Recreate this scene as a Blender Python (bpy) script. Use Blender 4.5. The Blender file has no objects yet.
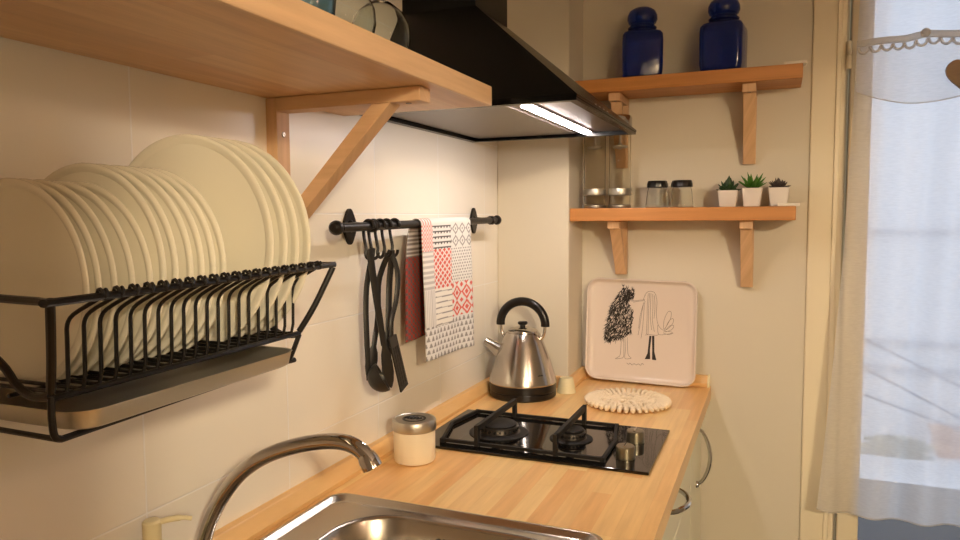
import bpy, bmesh, math, random
from mathutils import Vector, Matrix
random.seed(7)
S = bpy.context.scene
COL = S.collection
PI = math.pi
V = Vector

# ------------------------------------------------------------------ helpers
def lin(c):
    c = c / 255.0
    return c / 12.92 if c <= 0.04045 else ((c + 0.055) / 1.055) ** 2.4
def rgb(r, g, b):
    return (lin(r), lin(g), lin(b), 1.0)

# camera basis (found by fitting the photograph's lines)
CAM = V((0.7733, -1.3896, 1.4011)); YAW, PITCH, ROLL, FPX = 0.3889, 0.0732, -0.0063, 718.3
_fw = V((-math.sin(YAW) * math.cos(PITCH), math.cos(YAW) * math.cos(PITCH), -math.sin(PITCH)))
_rt0 = V((math.cos(YAW), math.sin(YAW), 0)); _up0 = _rt0.cross(_fw)
RT = math.cos(ROLL) * _rt0 + math.sin(ROLL) * _up0
UP = -math.sin(ROLL) * _rt0 + math.cos(ROLL) * _up0
FW = _fw
def ray_plane(px, py, p0, n):
    """point of the plane (p0, n) that the photo shows at pixel px, py"""
    k = FW + RT * ((px - 480) / FPX) - UP * ((py - 270) / FPX)
    t = (V(p0) - CAM).dot(n) / k.dot(n)
    return CAM + k * t

class MB:
    def __init__(s): s.v = []; s.f = []; s.fm = []; s.mi = 0
    def add(s, vs, fs):
        b = len(s.v); s.v += [tuple(x) for x in vs]
        for f in fs: s.f.append([b + i for i in f]); s.fm.append(s.mi)
        return s
    def box(s, x0, x1, y0, y1, z0, z1):
        vs = [(x, y, z) for z in (z0, z1) for y in (y0, y1) for x in (x0, x1)]
        return s.add(vs, [(0, 2, 3, 1), (4, 5, 7, 6), (0, 1, 5, 4), (2, 6, 7, 3), (0, 4, 6, 2), (1, 3, 7, 5)])
    def tube(s, pts, r, n=8, closed=False, cap=True, flat=1.0):
        pts = [V(p) for p in pts]; m = len(pts); R = r if isinstance(r, (list, tuple)) else [r] * m
        tang = []
        for i in range(m):
            a = pts[(i - 1) % m] if (closed or i > 0) else pts[i]
            b = pts[(i + 1) % m] if (closed or i < m - 1) else pts[i]
            tang.append((b - a).normalized())
        t0 = tang[0]; ref = V((0, 0, 1)) if abs(t0.z) < .9 else V((1, 0, 0))
        nrm = (ref - t0 * ref.dot(t0)).normalized(); vs = []
        for i in range(m):
            t = tang[i]; nrm = (nrm - t * nrm.dot(t)).normalized(); bi = t.cross(nrm)
            for k in range(n):
                a = 2 * PI * k / n
                vs.append(pts[i] + (nrm * math.cos(a) * flat + bi * math.sin(a)) * R[i])
        fs = []
        for i in range(m if closed else m - 1):
            j = (i + 1) % m
            for k in range(n):
                fs.append((i * n + k, i * n + (k + 1) % n, j * n + (k + 1) % n, j * n + k))
        if cap and not closed:
            fs.append(tuple(range(n))[::-1]); fs.append(tuple((m - 1) * n + k for k in range(n)))
        return s.add(vs, fs)
    def lathe(s, prof, c=(0, 0, 0), n=32, axis='z', closed=False):
        """prof: (radius, height) pairs; axis z or y"""
        vs = []; fs = []; m = len(prof)
        for (r, h) in prof:
            for k in range(n):
                a = 2 * PI * k / n; q = (r * math.cos(a), r * math.sin(a))
                if axis == 'z': p = (c[0] + q[0], c[1] + q[1], c[2] + h)
                elif axis == 'y': p = (c[0] + q[0], c[1] + h, c[2] - q[1])
                else: p = (c[0] + h, c[1] + q[0], c[2] + q[1])
                vs.append(p)
        for i in range(m if closed else m - 1):
            j = (i + 1) % m
            for k in range(n):
                fs.append((i * n + k, i * n + (k + 1) % n, j * n + (k + 1) % n, j * n + k))
        if not closed:
            fs.append(tuple(range(n))[::-1]); fs.append(tuple((m - 1) * n + k for k in range(n)))
        return s.add(vs, fs)
    def loft(s, rings, cap=True):
        n = len(rings[0]); vs = [p for r in rings for p in r]; fs = []
        for i in range(len(rings) - 1):
            for k in range(n):
                fs.append((i * n + k, i * n + (k + 1) % n, (i + 1) * n + (k + 1) % n, (i + 1) * n + k))
        if cap: fs.append(tuple(range(n))[::-1]); fs.append(tuple((len(rings) - 1) * n + k for k in range(n)))
        return s.add(vs, fs)
    def prism(s, poly, d):
        """closed 3d polygon swept by vector d"""
        n = len(poly); d = V(d); vs = [V(p) for p in poly] + [V(p) + d for p in poly]
        fs = [tuple(range(n))[::-1], tuple(range(n, 2 * n))]
        fs += [(k, (k + 1) % n, n + (k + 1) % n, n + k) for k in range(n)]
        return s.add(vs, fs)
    def grid(s, P):
        m, n = len(P), len(P[0]); vs = [p for r in P for p in r]
        return s.add(vs, [(i * n + j, i * n + j + 1, (i + 1) * n + j + 1, (i + 1) * n + j) for i in range(m - 1) for j in range(n - 1)])
    def ball(s, c, r, n=12, sz=1.0):
        prof = [(max(1e-4, r * math.sin(PI * i / n)), -r * sz * math.cos(PI * i / n)) for i in range(n + 1)]
        return s.lathe(prof, c, 2 * n)
    def build(s, name, m, parent=None, origin=None, smooth=35, bevel=0, seg=2, sub=0, solid=0, fix=True):
        me = bpy.data.meshes.new(name)
        if parent is not None: off = V(parent['_w'])
        elif origin is not None: off = V(origin)
        else:
            xs, ys, zs = zip(*s.v); off = V(((min(xs) + max(xs)) / 2, (min(ys) + max(ys)) / 2, min(zs)))
        me.from_pydata([tuple(V(p) - off) for p in s.v], [], s.f)
        for q in (m if isinstance(m, (list, tuple)) else [m]): me.materials.append(q)
        me.polygons.foreach_set('material_index', s.fm)
        bm = bmesh.new(); bm.from_mesh(me)
        if fix: bmesh.ops.recalc_face_normals(bm, faces=bm.faces)
        if smooth:
            for f in bm.faces: f.smooth = True
            for e in bm.edges:
                if len(e.link_faces) == 2 and e.calc_face_angle(0) > math.radians(smooth): e.smooth = False
        bm.to_mesh(me); bm.free()
        o = bpy.data.objects.new(name, me); COL.objects.link(o); o['_w'] = tuple(off)
        if parent is not None: o.parent = parent
        else: o.location = off
        if bevel:
            b = o.modifiers.new('bevel', 'BEVEL'); b.width = bevel; b.segments = seg; b.limit_method = 'ANGLE'; b.angle_limit = math.radians(40)
        if solid:
            b = o.modifiers.new('solid', 'SOLIDIFY'); b.thickness = solid; b.offset = 0
        if sub:
            b = o.modifiers.new('sub', 'SUBSURF'); b.levels = sub; b.render_levels = sub
        return o

def thing(name, label, cat, loc, group=None):
    o = bpy.data.objects.new(name, None); COL.objects.link(o); o.location = loc; o.empty_display_size = .05
    o['_w'] = tuple(loc); o['label'] = label; o['category'] = cat
    if group: o['group'] = group
    return o
def tag(o, label, cat, group=None):
    o['label'] = label; o['category'] = cat
    if group: o['group'] = group
    return o
def struct(o): o['kind'] = 'structure'; return o
def copy_tree(o, parent=None):
    c = o.copy(); COL.objects.link(c)
    if parent is not None: c.parent = parent
    for ch in list(o.children): copy_tree(ch, c)
    return c
def dup(root, loc, label, rz=0.0, group=None):
    r = copy_tree(root); r.location = loc; r.rotation_euler = (0, 0, rz); r['label'] = label
    if group: r['group'] = group
    return r
def arc(c, r, a0, a1, n, plane='xz'):
    out = []
    for i in range(n + 1):
        a = a0 + (a1 - a0) * i / n; p, q = r * math.cos(a), r * math.sin(a)
        out.append(V((c[0] + p, c[1], c[2] + q)) if plane == 'xz' else V((c[0] + p, c[1] + q, c[2])) if plane == 'xy' else V((c[0], c[1] + p, c[2] + q)))
    return out
def smooth_path(pts, n=6):
    P = [V(p) for p in pts]; out = []
    for i in range(len(P) - 1):
        p0 = P[max(i - 1, 0)]; p1 = P[i]; p2 = P[i + 1]; p3 = P[min(i + 2, len(P) - 1)]
        for k in range(n):
            t = k / n
            out.append(.5 * ((2 * p1) + (p2 - p0) * t + (2 * p0 - 5 * p1 + 4 * p2 - p3) * t * t + (3 * p1 - p0 - 3 * p2 + p3) * t ** 3))
    out.append(P[-1]); return out
def rsq(cx, cy, hx, hy, r, z, n=6):
    """rounded rectangle ring at height z"""
    out = []
    for (sx, sy, a0) in ((1, 1, 0), (-1, 1, PI / 2), (-1, -1, PI), (1, -1, 1.5 * PI)):
        for i in range(n + 1):
            a = a0 + PI / 2 * i / n
            out.append(V((cx + sx * (hx - r) + r * math.cos(a), cy + sy * (hy - r) + r * math.sin(a), z)))
    return out

# ------------------------------------------------------------------ materials
def nodes(name):
    m = bpy.data.materials.new(name); m.use_nodes = True; t = m.node_tree
    b = t.nodes['Principled BSDF']; return m, t, b
def noise_bump(t, b, scale, strength, stretch=(1, 1, 1), dist=.002, detail=4):
    tc = t.nodes.new('ShaderNodeTexCoord'); mp = t.nodes.new('ShaderNodeMapping'); mp.inputs['Scale'].default_value = stretch
    no = t.nodes.new('ShaderNodeTexNoise'); no.inputs['Scale'].default_value = scale; no.inputs['Detail'].default_value = detail
    bu = t.nodes.new('ShaderNodeBump'); bu.inputs['Strength'].default_value = strength; bu.inputs['Distance'].default_value = dist
    t.links.new(tc.outputs['Object'], mp.inputs[0]); t.links.new(mp.outputs[0], no.inputs['Vector'])
    t.links.new(no.outputs['Fac'], bu.inputs['Height']); t.links.new(bu.outputs[0], b.inputs['Normal'])
    return no
def mat(name, c, rough=.5, metal=0, bump=None, var=0, trans=0, ior=1.45, coat=0, spec=.5):
    m, t, b = nodes(name)
    b.inputs['Base Color'].default_value = c; b.inputs['Roughness'].default_value = rough; b.inputs['Metallic'].default_value = metal
    b.inputs['IOR'].default_value = ior; b.inputs['Transmission Weight'].default_value = trans; b.inputs['Coat Weight'].default_value = coat
    b.inputs['Specular IOR Level'].default_value = spec; b.inputs['Coat Roughness'].default_value = .08
    no = None
    if bump: no = noise_bump(t, b, *bump)
    if var:
        if no is None:
            tc = t.nodes.new('ShaderNodeTexCoord'); no = t.nodes.new('ShaderNodeTexNoise'); no.inputs['Scale'].default_value = 9
            t.links.new(tc.outputs['Object'], no.inputs['Vector'])
        mx = t.nodes.new('ShaderNodeMix'); mx.data_type = 'RGBA'
        mx.inputs['A'].default_value = tuple(x * (1 - var) for x in c[:3]) + (1,); mx.inputs['B'].default_value = tuple(min(1, x * (1 + var)) for x in c[:3]) + (1,)
        t.links.new(no.outputs['Fac'], mx.inputs['Factor']); t.links.new(mx.outputs['Result'], b.inputs['Base Color'])
    return m
def wood(name, along, c1, c2, rough=.4, stave=.04, length=.45, seam=.0006, coat=.0, seamdark=.9):
    m, t, b = nodes(name); L = t.links.new
    tc = t.nodes.new('ShaderNodeTexCoord'); sp = t.nodes.new('ShaderNodeSeparateXYZ'); L(tc.outputs['Object'], sp.inputs[0])
    ad = t.nodes.new('ShaderNodeMath'); ad.operation = 'ADD'
    cb = t.nodes.new('ShaderNodeCombineXYZ'); others = [a for a in 'XYZ' if a != along]
    L(sp.outputs[along], cb.inputs[0]); L(sp.outputs[others[0]], ad.inputs[0]); L(sp.outputs[others[1]], ad.inputs[1]); L(ad.outputs[0], cb.inputs[1])
    br = t.nodes.new('ShaderNodeTexBrick'); br.offset = .37; br.offset_frequency = 3; br.squash = 1
    br.inputs['Color1'].default_value = c1; br.inputs['Color2'].default_value = c2
    br.inputs['Mortar'].default_value = tuple(seamdark * (p + q) / 2 for p, q in zip(c1[:3], c2[:3])) + (1,)
    br.inputs['Scale'].default_value = 1; br.inputs['Mortar Size'].default_value = seam; br.inputs['Brick Width'].default_value = length; br.inputs['Row Height'].default_value = stave
    br.inputs['Mortar Smooth'].default_value = .3
    L(cb.outputs[0], br.inputs['Vector'])
    mp = t.nodes.new('ShaderNodeMapping'); mp.inputs['Scale'].default_value = (4, 55, 55); L(cb.outputs[0], mp.inputs[0])
    no = t.nodes.new('ShaderNodeTexNoise'); no.inputs['Scale'].default_value = 1; no.inputs['Detail'].default_value = 6; no.inputs['Roughness'].default_value = .6; L(mp.outputs[0], no.inputs['Vector'])
    rp = t.nodes.new('ShaderNodeValToRGB'); rp.color_ramp.elements[0].position = .3; rp.color_ramp.elements[0].color = (.80, .74, .68, 1); rp.color_ramp.elements[1].position = .72; rp.color_ramp.elements[1].color = (1.06, 1.05, 1.04, 1)
    L(no.outputs['Fac'], rp.inputs['Fac'])
    mx = t.nodes.new('ShaderNodeMix'); mx.data_type = 'RGBA'; mx.blend_type = 'MULTIPLY'; mx.inputs['Factor'].default_value = .8
    L(br.outputs['Color'], mx.inputs['A']); L(rp.outputs['Color'], mx.inputs['B']); L(mx.outputs['Result'], b.inputs['Base Color'])
    bu = t.nodes.new('ShaderNodeBump'); bu.inputs['Strength'].default_value = .12; bu.inputs['Distance'].default_value = .001
    L(no.outputs['Fac'], bu.inputs['Height']); L(bu.outputs[0], b.inputs['Normal'])
    b.inputs['Roughness'].default_value = rough; b.inputs['Coat Weight'].default_value = coat
    return m
def tiles(name, c, grout, y0, z0, w, h):
    m, t, b = nodes(name); L = t.links.new
    tc = t.nodes.new('ShaderNodeTexCoord'); sp = t.nodes.new('ShaderNodeSeparateXYZ'); L(tc.outputs['Object'], sp.inputs[0])
    a1 = t.nodes.new('ShaderNodeMath'); a1.operation = 'SUBTRACT'; a1.inputs[1].default_value = y0; L(sp.outputs['Y'], a1.inputs[0])
    a2 = t.nodes.new('ShaderNodeMath'); a2.operation = 'SUBTRACT'; a2.inputs[1].default_value = z0; L(sp.outputs['Z'], a2.inputs[0])
    cb = t.nodes.new('ShaderNodeCombineXYZ'); L(a1.outputs[0], cb.inputs[0]); L(a2.outputs[0], cb.inputs[1])
    br = t.nodes.new('ShaderNodeTexBrick'); br.offset = 0; br.squash = 1
    br.inputs['Color1'].default_value = c; br.inputs['Color2'].default_value = tuple(x * .97 for x in c[:3]) + (1,); br.inputs['Mortar'].default_value = grout
    br.inputs['Scale'].default_value = 1; br.inputs['Mortar Size'].default_value = .0017; br.inputs['Mortar Smooth'].default_value = .4; br.inputs['Brick Width'].default_value = w; br.inputs['Row Height'].default_value = h
    L(cb.outputs[0], br.inputs['Vector'])
    no = t.nodes.new('ShaderNodeTexNoise'); no.inputs['Scale'].default_value = 11; no.inputs['Detail'].default_value = 2; L(tc.outputs['Object'], no.inputs['Vector'])
    b1 = t.nodes.new('ShaderNodeBump'); b1.inputs['Strength'].default_value = .06; b1.inputs['Distance'].default_value = .01; L(no.outputs['Fac'], b1.inputs['Height'])
    b2 = t.nodes.new('ShaderNodeBump'); b2.invert = True; b2.inputs['Strength'].default_value = .6; b2.inputs['Distance'].default_value = .001
    L(br.outputs['Fac'], b2.inputs['Height']); L(b1.outputs[0], b2.inputs['Normal']); L(b2.outputs[0], b.inputs['Normal'])
    L(br.outputs['Color'], b.inputs['Base Color']); b.inputs['Roughness'].default_value = .3
    return m
def emis(name, c, s):
    m, t, b = nodes(name); b.inputs['Base Color'].default_value = c; b.inputs['Emission Color'].default_value = c; b.inputs['Emission Strength'].default_value = s
    return m
def sheer(name, c, tr, tl):
    m = bpy.data.materials.new(name); m.use_nodes = True; t = m.node_tree; t.nodes.clear(); L = t.links.new
    out = t.nodes.new('ShaderNodeOutputMaterial')
    a = t.nodes.new('ShaderNodeBsdfTransparent'); d = t.nodes.new('ShaderNodeBsdfDiffuse'); e = t.nodes.new('ShaderNodeBsdfTranslucent')
    d.inputs[0].default_value = c; e.inputs[0].default_value = c
    # woven threads: fine variation of how open the cloth is
    tc = t.nodes.new('ShaderNodeTexCoord'); mp = t.nodes.new('ShaderNodeMapping'); mp.inputs['Scale'].default_value = (60, 60, 320)
    no = t.nodes.new('ShaderNodeTexNoise'); no.inputs['Scale'].default_value = 1; L(tc.outputs['Object'], mp.inputs[0]); L(mp.outputs[0], no.inputs['Vector'])
    mr = t.nodes.new('ShaderNodeMapRange'); mr.inputs[3].default_value = tr - .08; mr.inputs[4].default_value = tr + .08; L(no.outputs['Fac'], mr.inputs[0])
    m1 = t.nodes.new('ShaderNodeMixShader'); m1.inputs[0].default_value = tl; L(d.outputs[0], m1.inputs[1]); L(e.outputs[0], m1.inputs[2])
    m2 = t.nodes.new('ShaderNodeMixShader'); L(mr.outputs[0], m2.inputs[0]); L(m1.outputs[0], m2.inputs[1]); L(a.outputs[0], m2.inputs[2])
    L(m2.outputs[0], out.inputs[0]); return m
def pane(name):
    m = bpy.data.materials.new(name); m.use_nodes = True; t = m.node_tree; t.nodes.clear(); L = t.links.new
    out = t.nodes.new('ShaderNodeOutputMaterial'); a = t.nodes.new('ShaderNodeBsdfTransparent'); g = t.nodes.new('ShaderNodeBsdfGlossy'); g.inputs['Roughness'].default_value = .02
    lw = t.nodes.new('ShaderNodeFresnel'); lw.inputs[0].default_value = 1.45; mx = t.nodes.new('ShaderNodeMixShader')
    L(lw.outputs[0], mx.inputs[0]); L(a.outputs[0], mx.inputs[1]); L(g.outputs[0], mx.inputs[2]); L(mx.outputs[0], out.inputs[0]); return m
def attr_cloth(name):
    m, t, b = nodes(name); a = t.nodes.new('ShaderNodeAttribute'); a.attribute_name = 'print'
    t.links.new(a.outputs['Color'], b.inputs['Base Color']); b.inputs['Roughness'].default_value = .9; b.inputs['Specular IOR Level'].default_value = .1
    noise_bump(t, b, 700, .3, (1, 1, 1), .0006); return m

M = dict(
    tile=tiles('glazed_wall_tile', rgb(246, 239, 225), rgb(252, 249, 243), -.384, 1.208, .306, .2015),
    plaster=mat('cream_plaster', rgb(217, 208, 189), .85, bump=(60, .08, (1, 1, 1), .002), spec=.2),
    ceil=mat('ceiling_paint', rgb(238, 232, 220), .9, bump=(40, .05)),
    floor=tiles('floor_tile', rgb(150, 138, 124), rgb(110, 104, 98), 0, 0, .3, .3),
    top=wood('beech_worktop', 'Y', rgb(250, 216, 152), rgb(238, 184, 118), .28, .036, .27, .0004),
    topx=wood('beech_edge_strip', 'X', rgb(238, 196, 134), rgb(230, 184, 122), .4, .06, .9),
    topy=wood('beech_edge_strip_long', 'Y', rgb(238, 196, 134), rgb(230, 184, 122), .4, .09, 2.2, 0),
    shelf=wood('beech_shelf', 'Y', rgb(238, 202, 158), rgb(226, 180, 132), .42, .05, .8),
    shelfx=wood('beech_back_shelf', 'X', rgb(204, 142, 78), rgb(192, 128, 66), .45, .05, .9),
    birch=wood('birch_bracket', 'Z', rgb(222, 184, 142), rgb(214, 174, 132), .5, .08, 2, 0),
    birchx=wood('birch_bracket_arm', 'X', rgb(222, 184, 142), rgb(214, 174, 132), .5, .08, 2, 0),
    porcelain=mat('white_porcelain', rgb(240, 234, 214), .22, var=.01, coat=.3),
    wire=mat('black_coated_wire', rgb(24, 21, 19), .32, bump=(200, .05)),
    iron=mat('black_rail_iron', rgb(28, 25, 23), .38, .3, bump=(120, .15)),
    nylon=mat('black_nylon', rgb(34, 32, 30), .42, bump=(300, .05)),
    steel=mat('brushed_steel', rgb(192, 188, 178), .38, 1, bump=(20, .06, (1, 1, 40))),
    traysteel=mat('drip_tray_steel', rgb(206, 204, 192), .42, .9, bump=(40, .05, (1, 1, 30))),
    knobsteel=mat('smoky_knob_metal', rgb(150, 144, 126), .3, .9, bump=(200, .03)),
    sinksteel=mat('sink_steel', rgb(186, 178, 166), .24, 1, bump=(300, .03)),
    kettlesteel=mat('kettle_brushed_steel', rgb(196, 190, 182), .19, 1, bump=(60, .02, (1, 1, .1))),
    chrome=mat('polished_chrome', rgb(205, 203, 200), .06, 1, var=.02),
    hood=mat('black_hood_enamel', rgb(6, 6, 6), .25, bump=(300, .02), spec=.25),
    hoodunder=mat('hood_grease_panel', rgb(98, 86, 76), .30, .6, bump=(200, .03)),
    hobglass=mat('black_hob_glass', rgb(10, 9, 9), .035, bump=(3, .004), coat=.3),
    castiron=mat('matt_cast_iron', rgb(20, 18, 17), .6, bump=(400, .2)),
    burner=mat('burner_aluminium', rgb(92, 86, 80), .42, .9, bump=(300, .05)),
    black=mat('black_plastic', rgb(18, 15, 14), .3, bump=(300, .03)),
    glass=mat('clear_glass', rgb(250, 252, 250), .0, trans=1, ior=1.13, var=.001),
    greenglass=mat('pale_glass', rgb(246, 250, 248), .0, trans=1, ior=1.18, var=.001),
    blueglass=mat('pale_blue_glass', rgb(170, 205, 225), .02, trans=1, ior=1.4, var=.01),
    cobalt=mat('cobalt_glass', rgb(26, 60, 165), .08, trans=.75, ior=1.45, var=.1, bump=(40, .2, (1, 1, 1), .004)),
    acrylic=mat('clear_acrylic', rgb(246, 244, 238), .03, trans=1, ior=1.05, var=.001),
    wax=mat('cream_wax', rgb(238, 226, 200), .45, var=.02),
    creamplastic=mat('cream_plastic', rgb(226, 214, 172), .4, var=.02),
    white=mat('white_enamel', rgb(232, 222, 206), .35, var=.01),
    traywhite=mat('white_tray_laminate', rgb(224, 210, 198), .22, var=.008, coat=.2),
    ink=mat('black_ink', rgb(42, 36, 32), .6, var=.15),
    greyink=mat('grey_ink', rgb(128, 116, 104), .6, var=.1),
    straw=mat('pale_straw', rgb(242, 224, 194), .75, bump=(350, .5, (1, 1, 1), .002), var=.12),
    pot=mat('white_ceramic_pot', rgb(226, 216, 204), .5, var=.02),
    soil=mat('dark_soil', rgb(50, 36, 26), .95, var=.2),
    leafdark=mat('dark_green_leaf', rgb(40, 66, 34), .5, var=.25),
    leafbright=mat('bright_green_leaf', rgb(72, 124, 40), .45, var=.25),
    leafpurple=mat('purple_grey_leaf', rgb(78, 66, 62), .55, var=.25),
    door=mat('cream_cabinet_door', rgb(232, 228, 204), .35, var=.01),
    frame=mat('cream_window_paint', rgb(232, 219, 190), .5, bump=(30, .05)),
    pane=pane('window_glass'),
    curtain=sheer('sheer_white_voile', (.96, .955, .955, 1), .25, .72),
    valance=sheer('sheer_valance', (.96, .95, .95, 1), .55, .8),
    lace=sheer('ivory_lace', (.80, .77, .72, 1), .22, .6),
    heartwood=mat('brown_wood_heart', rgb(140, 114, 88), .6, bump=(40, .3, (1, 1, 8)), var=.15),
    twine=mat('twine', rgb(170, 150, 120), .9, bump=(300, .4)),
    balcony=mat('dark_grey_paving', rgb(68, 66, 66), .8, bump=(60, .2), var=.08),
    facade=mat('pale_render', rgb(240, 241, 244), .9, bump=(20, .1), var=.02),
    band=mat('grey_stone_band', rgb(196, 199, 208), .8, var=.05),
    terracotta=mat('terracotta', rgb(212, 160, 130), .8, var=.08),
    shrub=mat('dusty_leaves', rgb(204, 203, 182), .8, var=.2),
    cable=mat('grey_cable', rgb(150, 153, 166), .7, var=.05),
    led=emis('led_diffuser', (1.0, .88, .82, 1), 82),
    globe=emis('fill_lamp_globe', (1.0, .66, .48, 1), 21),
    bulb=emis('lamp_bulb', (1.0, .82, .57, 1), 450),
    towel=attr_cloth('printed_cotton'),
    screw=mat('zinc_screw', rgb(150, 140, 128), .35, 1, var=.05),
)

# ------------------------------------------------------------------ the setting
YB, YP, PW = .8013, .637, .2215          # back wall, pillar front, pillar width
ROOM_X, ROOM_Y, ROOM_H = 2.0, -3.0, 2.5
O0 = (0, 0, 0)
struct(MB().box(-.12, 0, ROOM_Y, YB + .12, 0, ROOM_H).build('wall_left', M['tile'], origin=O0, smooth=0))
DX0, DX1, DZ1 = .94, 1.80, 2.12          # balcony door opening
wb = MB()
wb.box(0, DX0, YB, YB + .12, 0, ROOM_H); wb.box(DX1, ROOM_X, YB, YB + .12, 0, ROOM_H); wb.box(DX0, DX1, YB, YB + .12, DZ1, ROOM_H)
struct(wb.build('wall_back', M['plaster'], origin=O0, smooth=0))
struct(MB().box(0, PW, YP, YB, 0, ROOM_H).build('wall_corner', M['plaster'], origin=O0, smooth=0, bevel=.004))
struct(MB().box(ROOM_X, ROOM_X + .12, -1.62, YB + .12, 0, ROOM_H).build('wall_right', M['plaster'], origin=O0, smooth=0))
JX = 1.0                                  # doorway to the hall, where the warm lamp hangs
fw_ = MB().box(0, JX, -1.72, -1.62, 0, ROOM_H); fw_.box(1.85, 3.0, -1.72, -1.62, 0, ROOM_H); fw_.box(JX, 1.85, -1.72, -1.62, 1.95, ROOM_H)
struct(fw_.build('wall_front', M['plaster'], origin=O0, smooth=0))
struct(MB().box(3.0, 3.12, ROOM_Y, -1.62, 0, ROOM_H).build('wall_hallway', M['plaster'], origin=O0, smooth=0))
struct(MB().box(-.12, 3.12, ROOM_Y - .12, ROOM_Y, 0, ROOM_H).build('wall_hall', M['plaster'], origin=O0, smooth=0))
struct(MB().box(-.12, 3.12, ROOM_Y - .12, YB + .12, -.1, 0).build('floor', M['floor'], origin=O0, smooth=0))
struct(MB().box(-.12, 3.12, ROOM_Y - .12, YB + .12, ROOM_H, ROOM_H + .1).build('ceiling', M['ceil'], origin=O0, smooth=0))
# door casing and glazed balcony door
tr = MB()
for (a, b) in ((.858, .944), (1.796, 1.882)): tr.box(a, b, YB - .008, YB, 0, 2.2)
tr.box(.9395, .9535, YB + .041, YB + .08, 0, 2.12); tr.box(1.787, 1.801, YB + .041, YB + .08, 0, 2.12); tr.box(.944, 1.796, YB - .008, YB, DZ1 - .004, 2.2)
struct(tr.build('trim_1', M['frame'], origin=O0, smooth=0, bevel=.004))
tr2 = MB()
for (a, b) in ((.918, .930),): tr2.box(a, b, YB - .013, YB - .0075, 0, 2.19)
struct(tr2.build('trim_2', M['frame'], origin=O0, smooth=0, bevel=.002))
dr = MB()
dr.box(.952, 1.005, YB - .012, YB + .04, .02, 2.10); dr.box(1.735, 1.788, YB - .012, YB + .04, .02, 2.10)
dr.box(1.005, 1.735, YB - .012, YB + .04, 2.03, 2.10); dr.box(1.005, 1.735, YB - .012, YB + .04, .02, .12)
door = struct(dr.build('door_1', M['frame'], origin=O0, smooth=0, bevel=.004))
MB().box(1.005, 1.735, YB + .012, YB + .018, .12, 2.03).build('door_glass', M['pane'], door, smooth=0)
for z in (1.825, .35):
    hg = MB(); hg.lathe([(.0065, -.036), (.0065, -.0015), (.0045, -.001), (.0045, .001), (.0065, .0015), (.0065, .036)], (.947, YB - .018, z), 12)
    hg.build('hinge', M['frame'], door)

# ------------------------------------------------------------------ base cabinets and worktop
CT = .9; CX = .6103; UT = .031
SX0, SX1, SY0, SY1 = .046, .545, -.80, -.312      # sink outline
wt = thing('worktop', 'oiled beech butcher block worktop running along the tiled wall', 'worktop', (.3, -.3, .86))
hx0, hx1, hy0, hy1 = SX0 + .03, SX1 - .03, SY0 + .03, SY1 - .03
xs = [0, hx0, hx1, CX]; ys = [-1.32, hy0, hy1, YP]
b = MB(); idx = {}
for z in (.862, CT):
    for i, x in enumerate(xs):
        for j, y in enumerate(ys): idx[(i, j, z)] = len(b.v); b.v.append((x, y, z))
def face(*k): b.f.append([idx[q] for q in k]); b.fm.append(0)
for i in range(3):
    for j in range(3):
        if (i, j) == (1, 1): continue
        for z in (.862, CT): face((i, j, z), (i + 1, j, z), (i + 1, j + 1, z), (i, j + 1, z))
T, B = CT, .862
for i in range(3):
    face((i, 0, T), (i + 1, 0, T), (i + 1, 0, B), (i, 0, B)); face((i, 3, T), (i + 1, 3, T), (i + 1, 3, B), (i, 3, B))
    face((0, i, T), (0, i + 1, T), (0, i + 1, B), (0, i, B)); face((3, i, T), (3, i + 1, T), (3, i + 1, B), (3, i, B))
face((1, 1, T), (2, 1, T), (2, 1, B), (1, 1, B)); face((1, 2, T), (2, 2, T), (2, 2, B), (1, 2, B))
face((1, 1, T), (1, 2, T), (1, 2, B), (1, 1, B)); face((2, 1, T), (2, 2, T), (2, 2, B), (2, 1, B))
b.box(PW, CX, YP, YB, .862, CT)
b.build('board', M['top'], wt, smooth=0)
prof = [(0, CT), (UT, CT), (UT, CT + .009), (.016, CT + .031), (0, CT + .031)]
struct(MB().prism([(x, -1.32, z) for x, z in prof], (0, YP - .02 + 1.32, 0)).build('trim_3', M['topy'], origin=O0, smooth=0, bevel=.002))
u2 = .021
prof2 = [(0, CT), (u2, CT), (u2, CT + .012), (.012, CT + .033), (0, CT + .033)]
struct(MB().prism([(0, YP - x, z) for x, z in prof2], (PW, 0, 0)).build('trim_4', M['topx'], origin=O0, smooth=0, bevel=.002))
struct(MB().prism([(PW + x, YP - u2, z) for x, z in prof2], (0, YB - YP + u2, 0)).build('trim_5', M['topy'], origin=O0, smooth=0, bevel=.002))
struct(MB().prism([(PW, YB - x * 1.2, z) for x, z in prof2], (CX - PW - .009, 0, 0)).build('trim_6', M['topx'], origin=O0, smooth=0, bevel=.002))
MB().prism([(CX - .009, YB - x * 1.25, z + (.002 if z > CT else 0)) for x, z in prof2], (.006, 0, 0)).build('trim_7', M['creamplastic'], origin=O0, smooth=0)['kind'] = 'structure'

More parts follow.
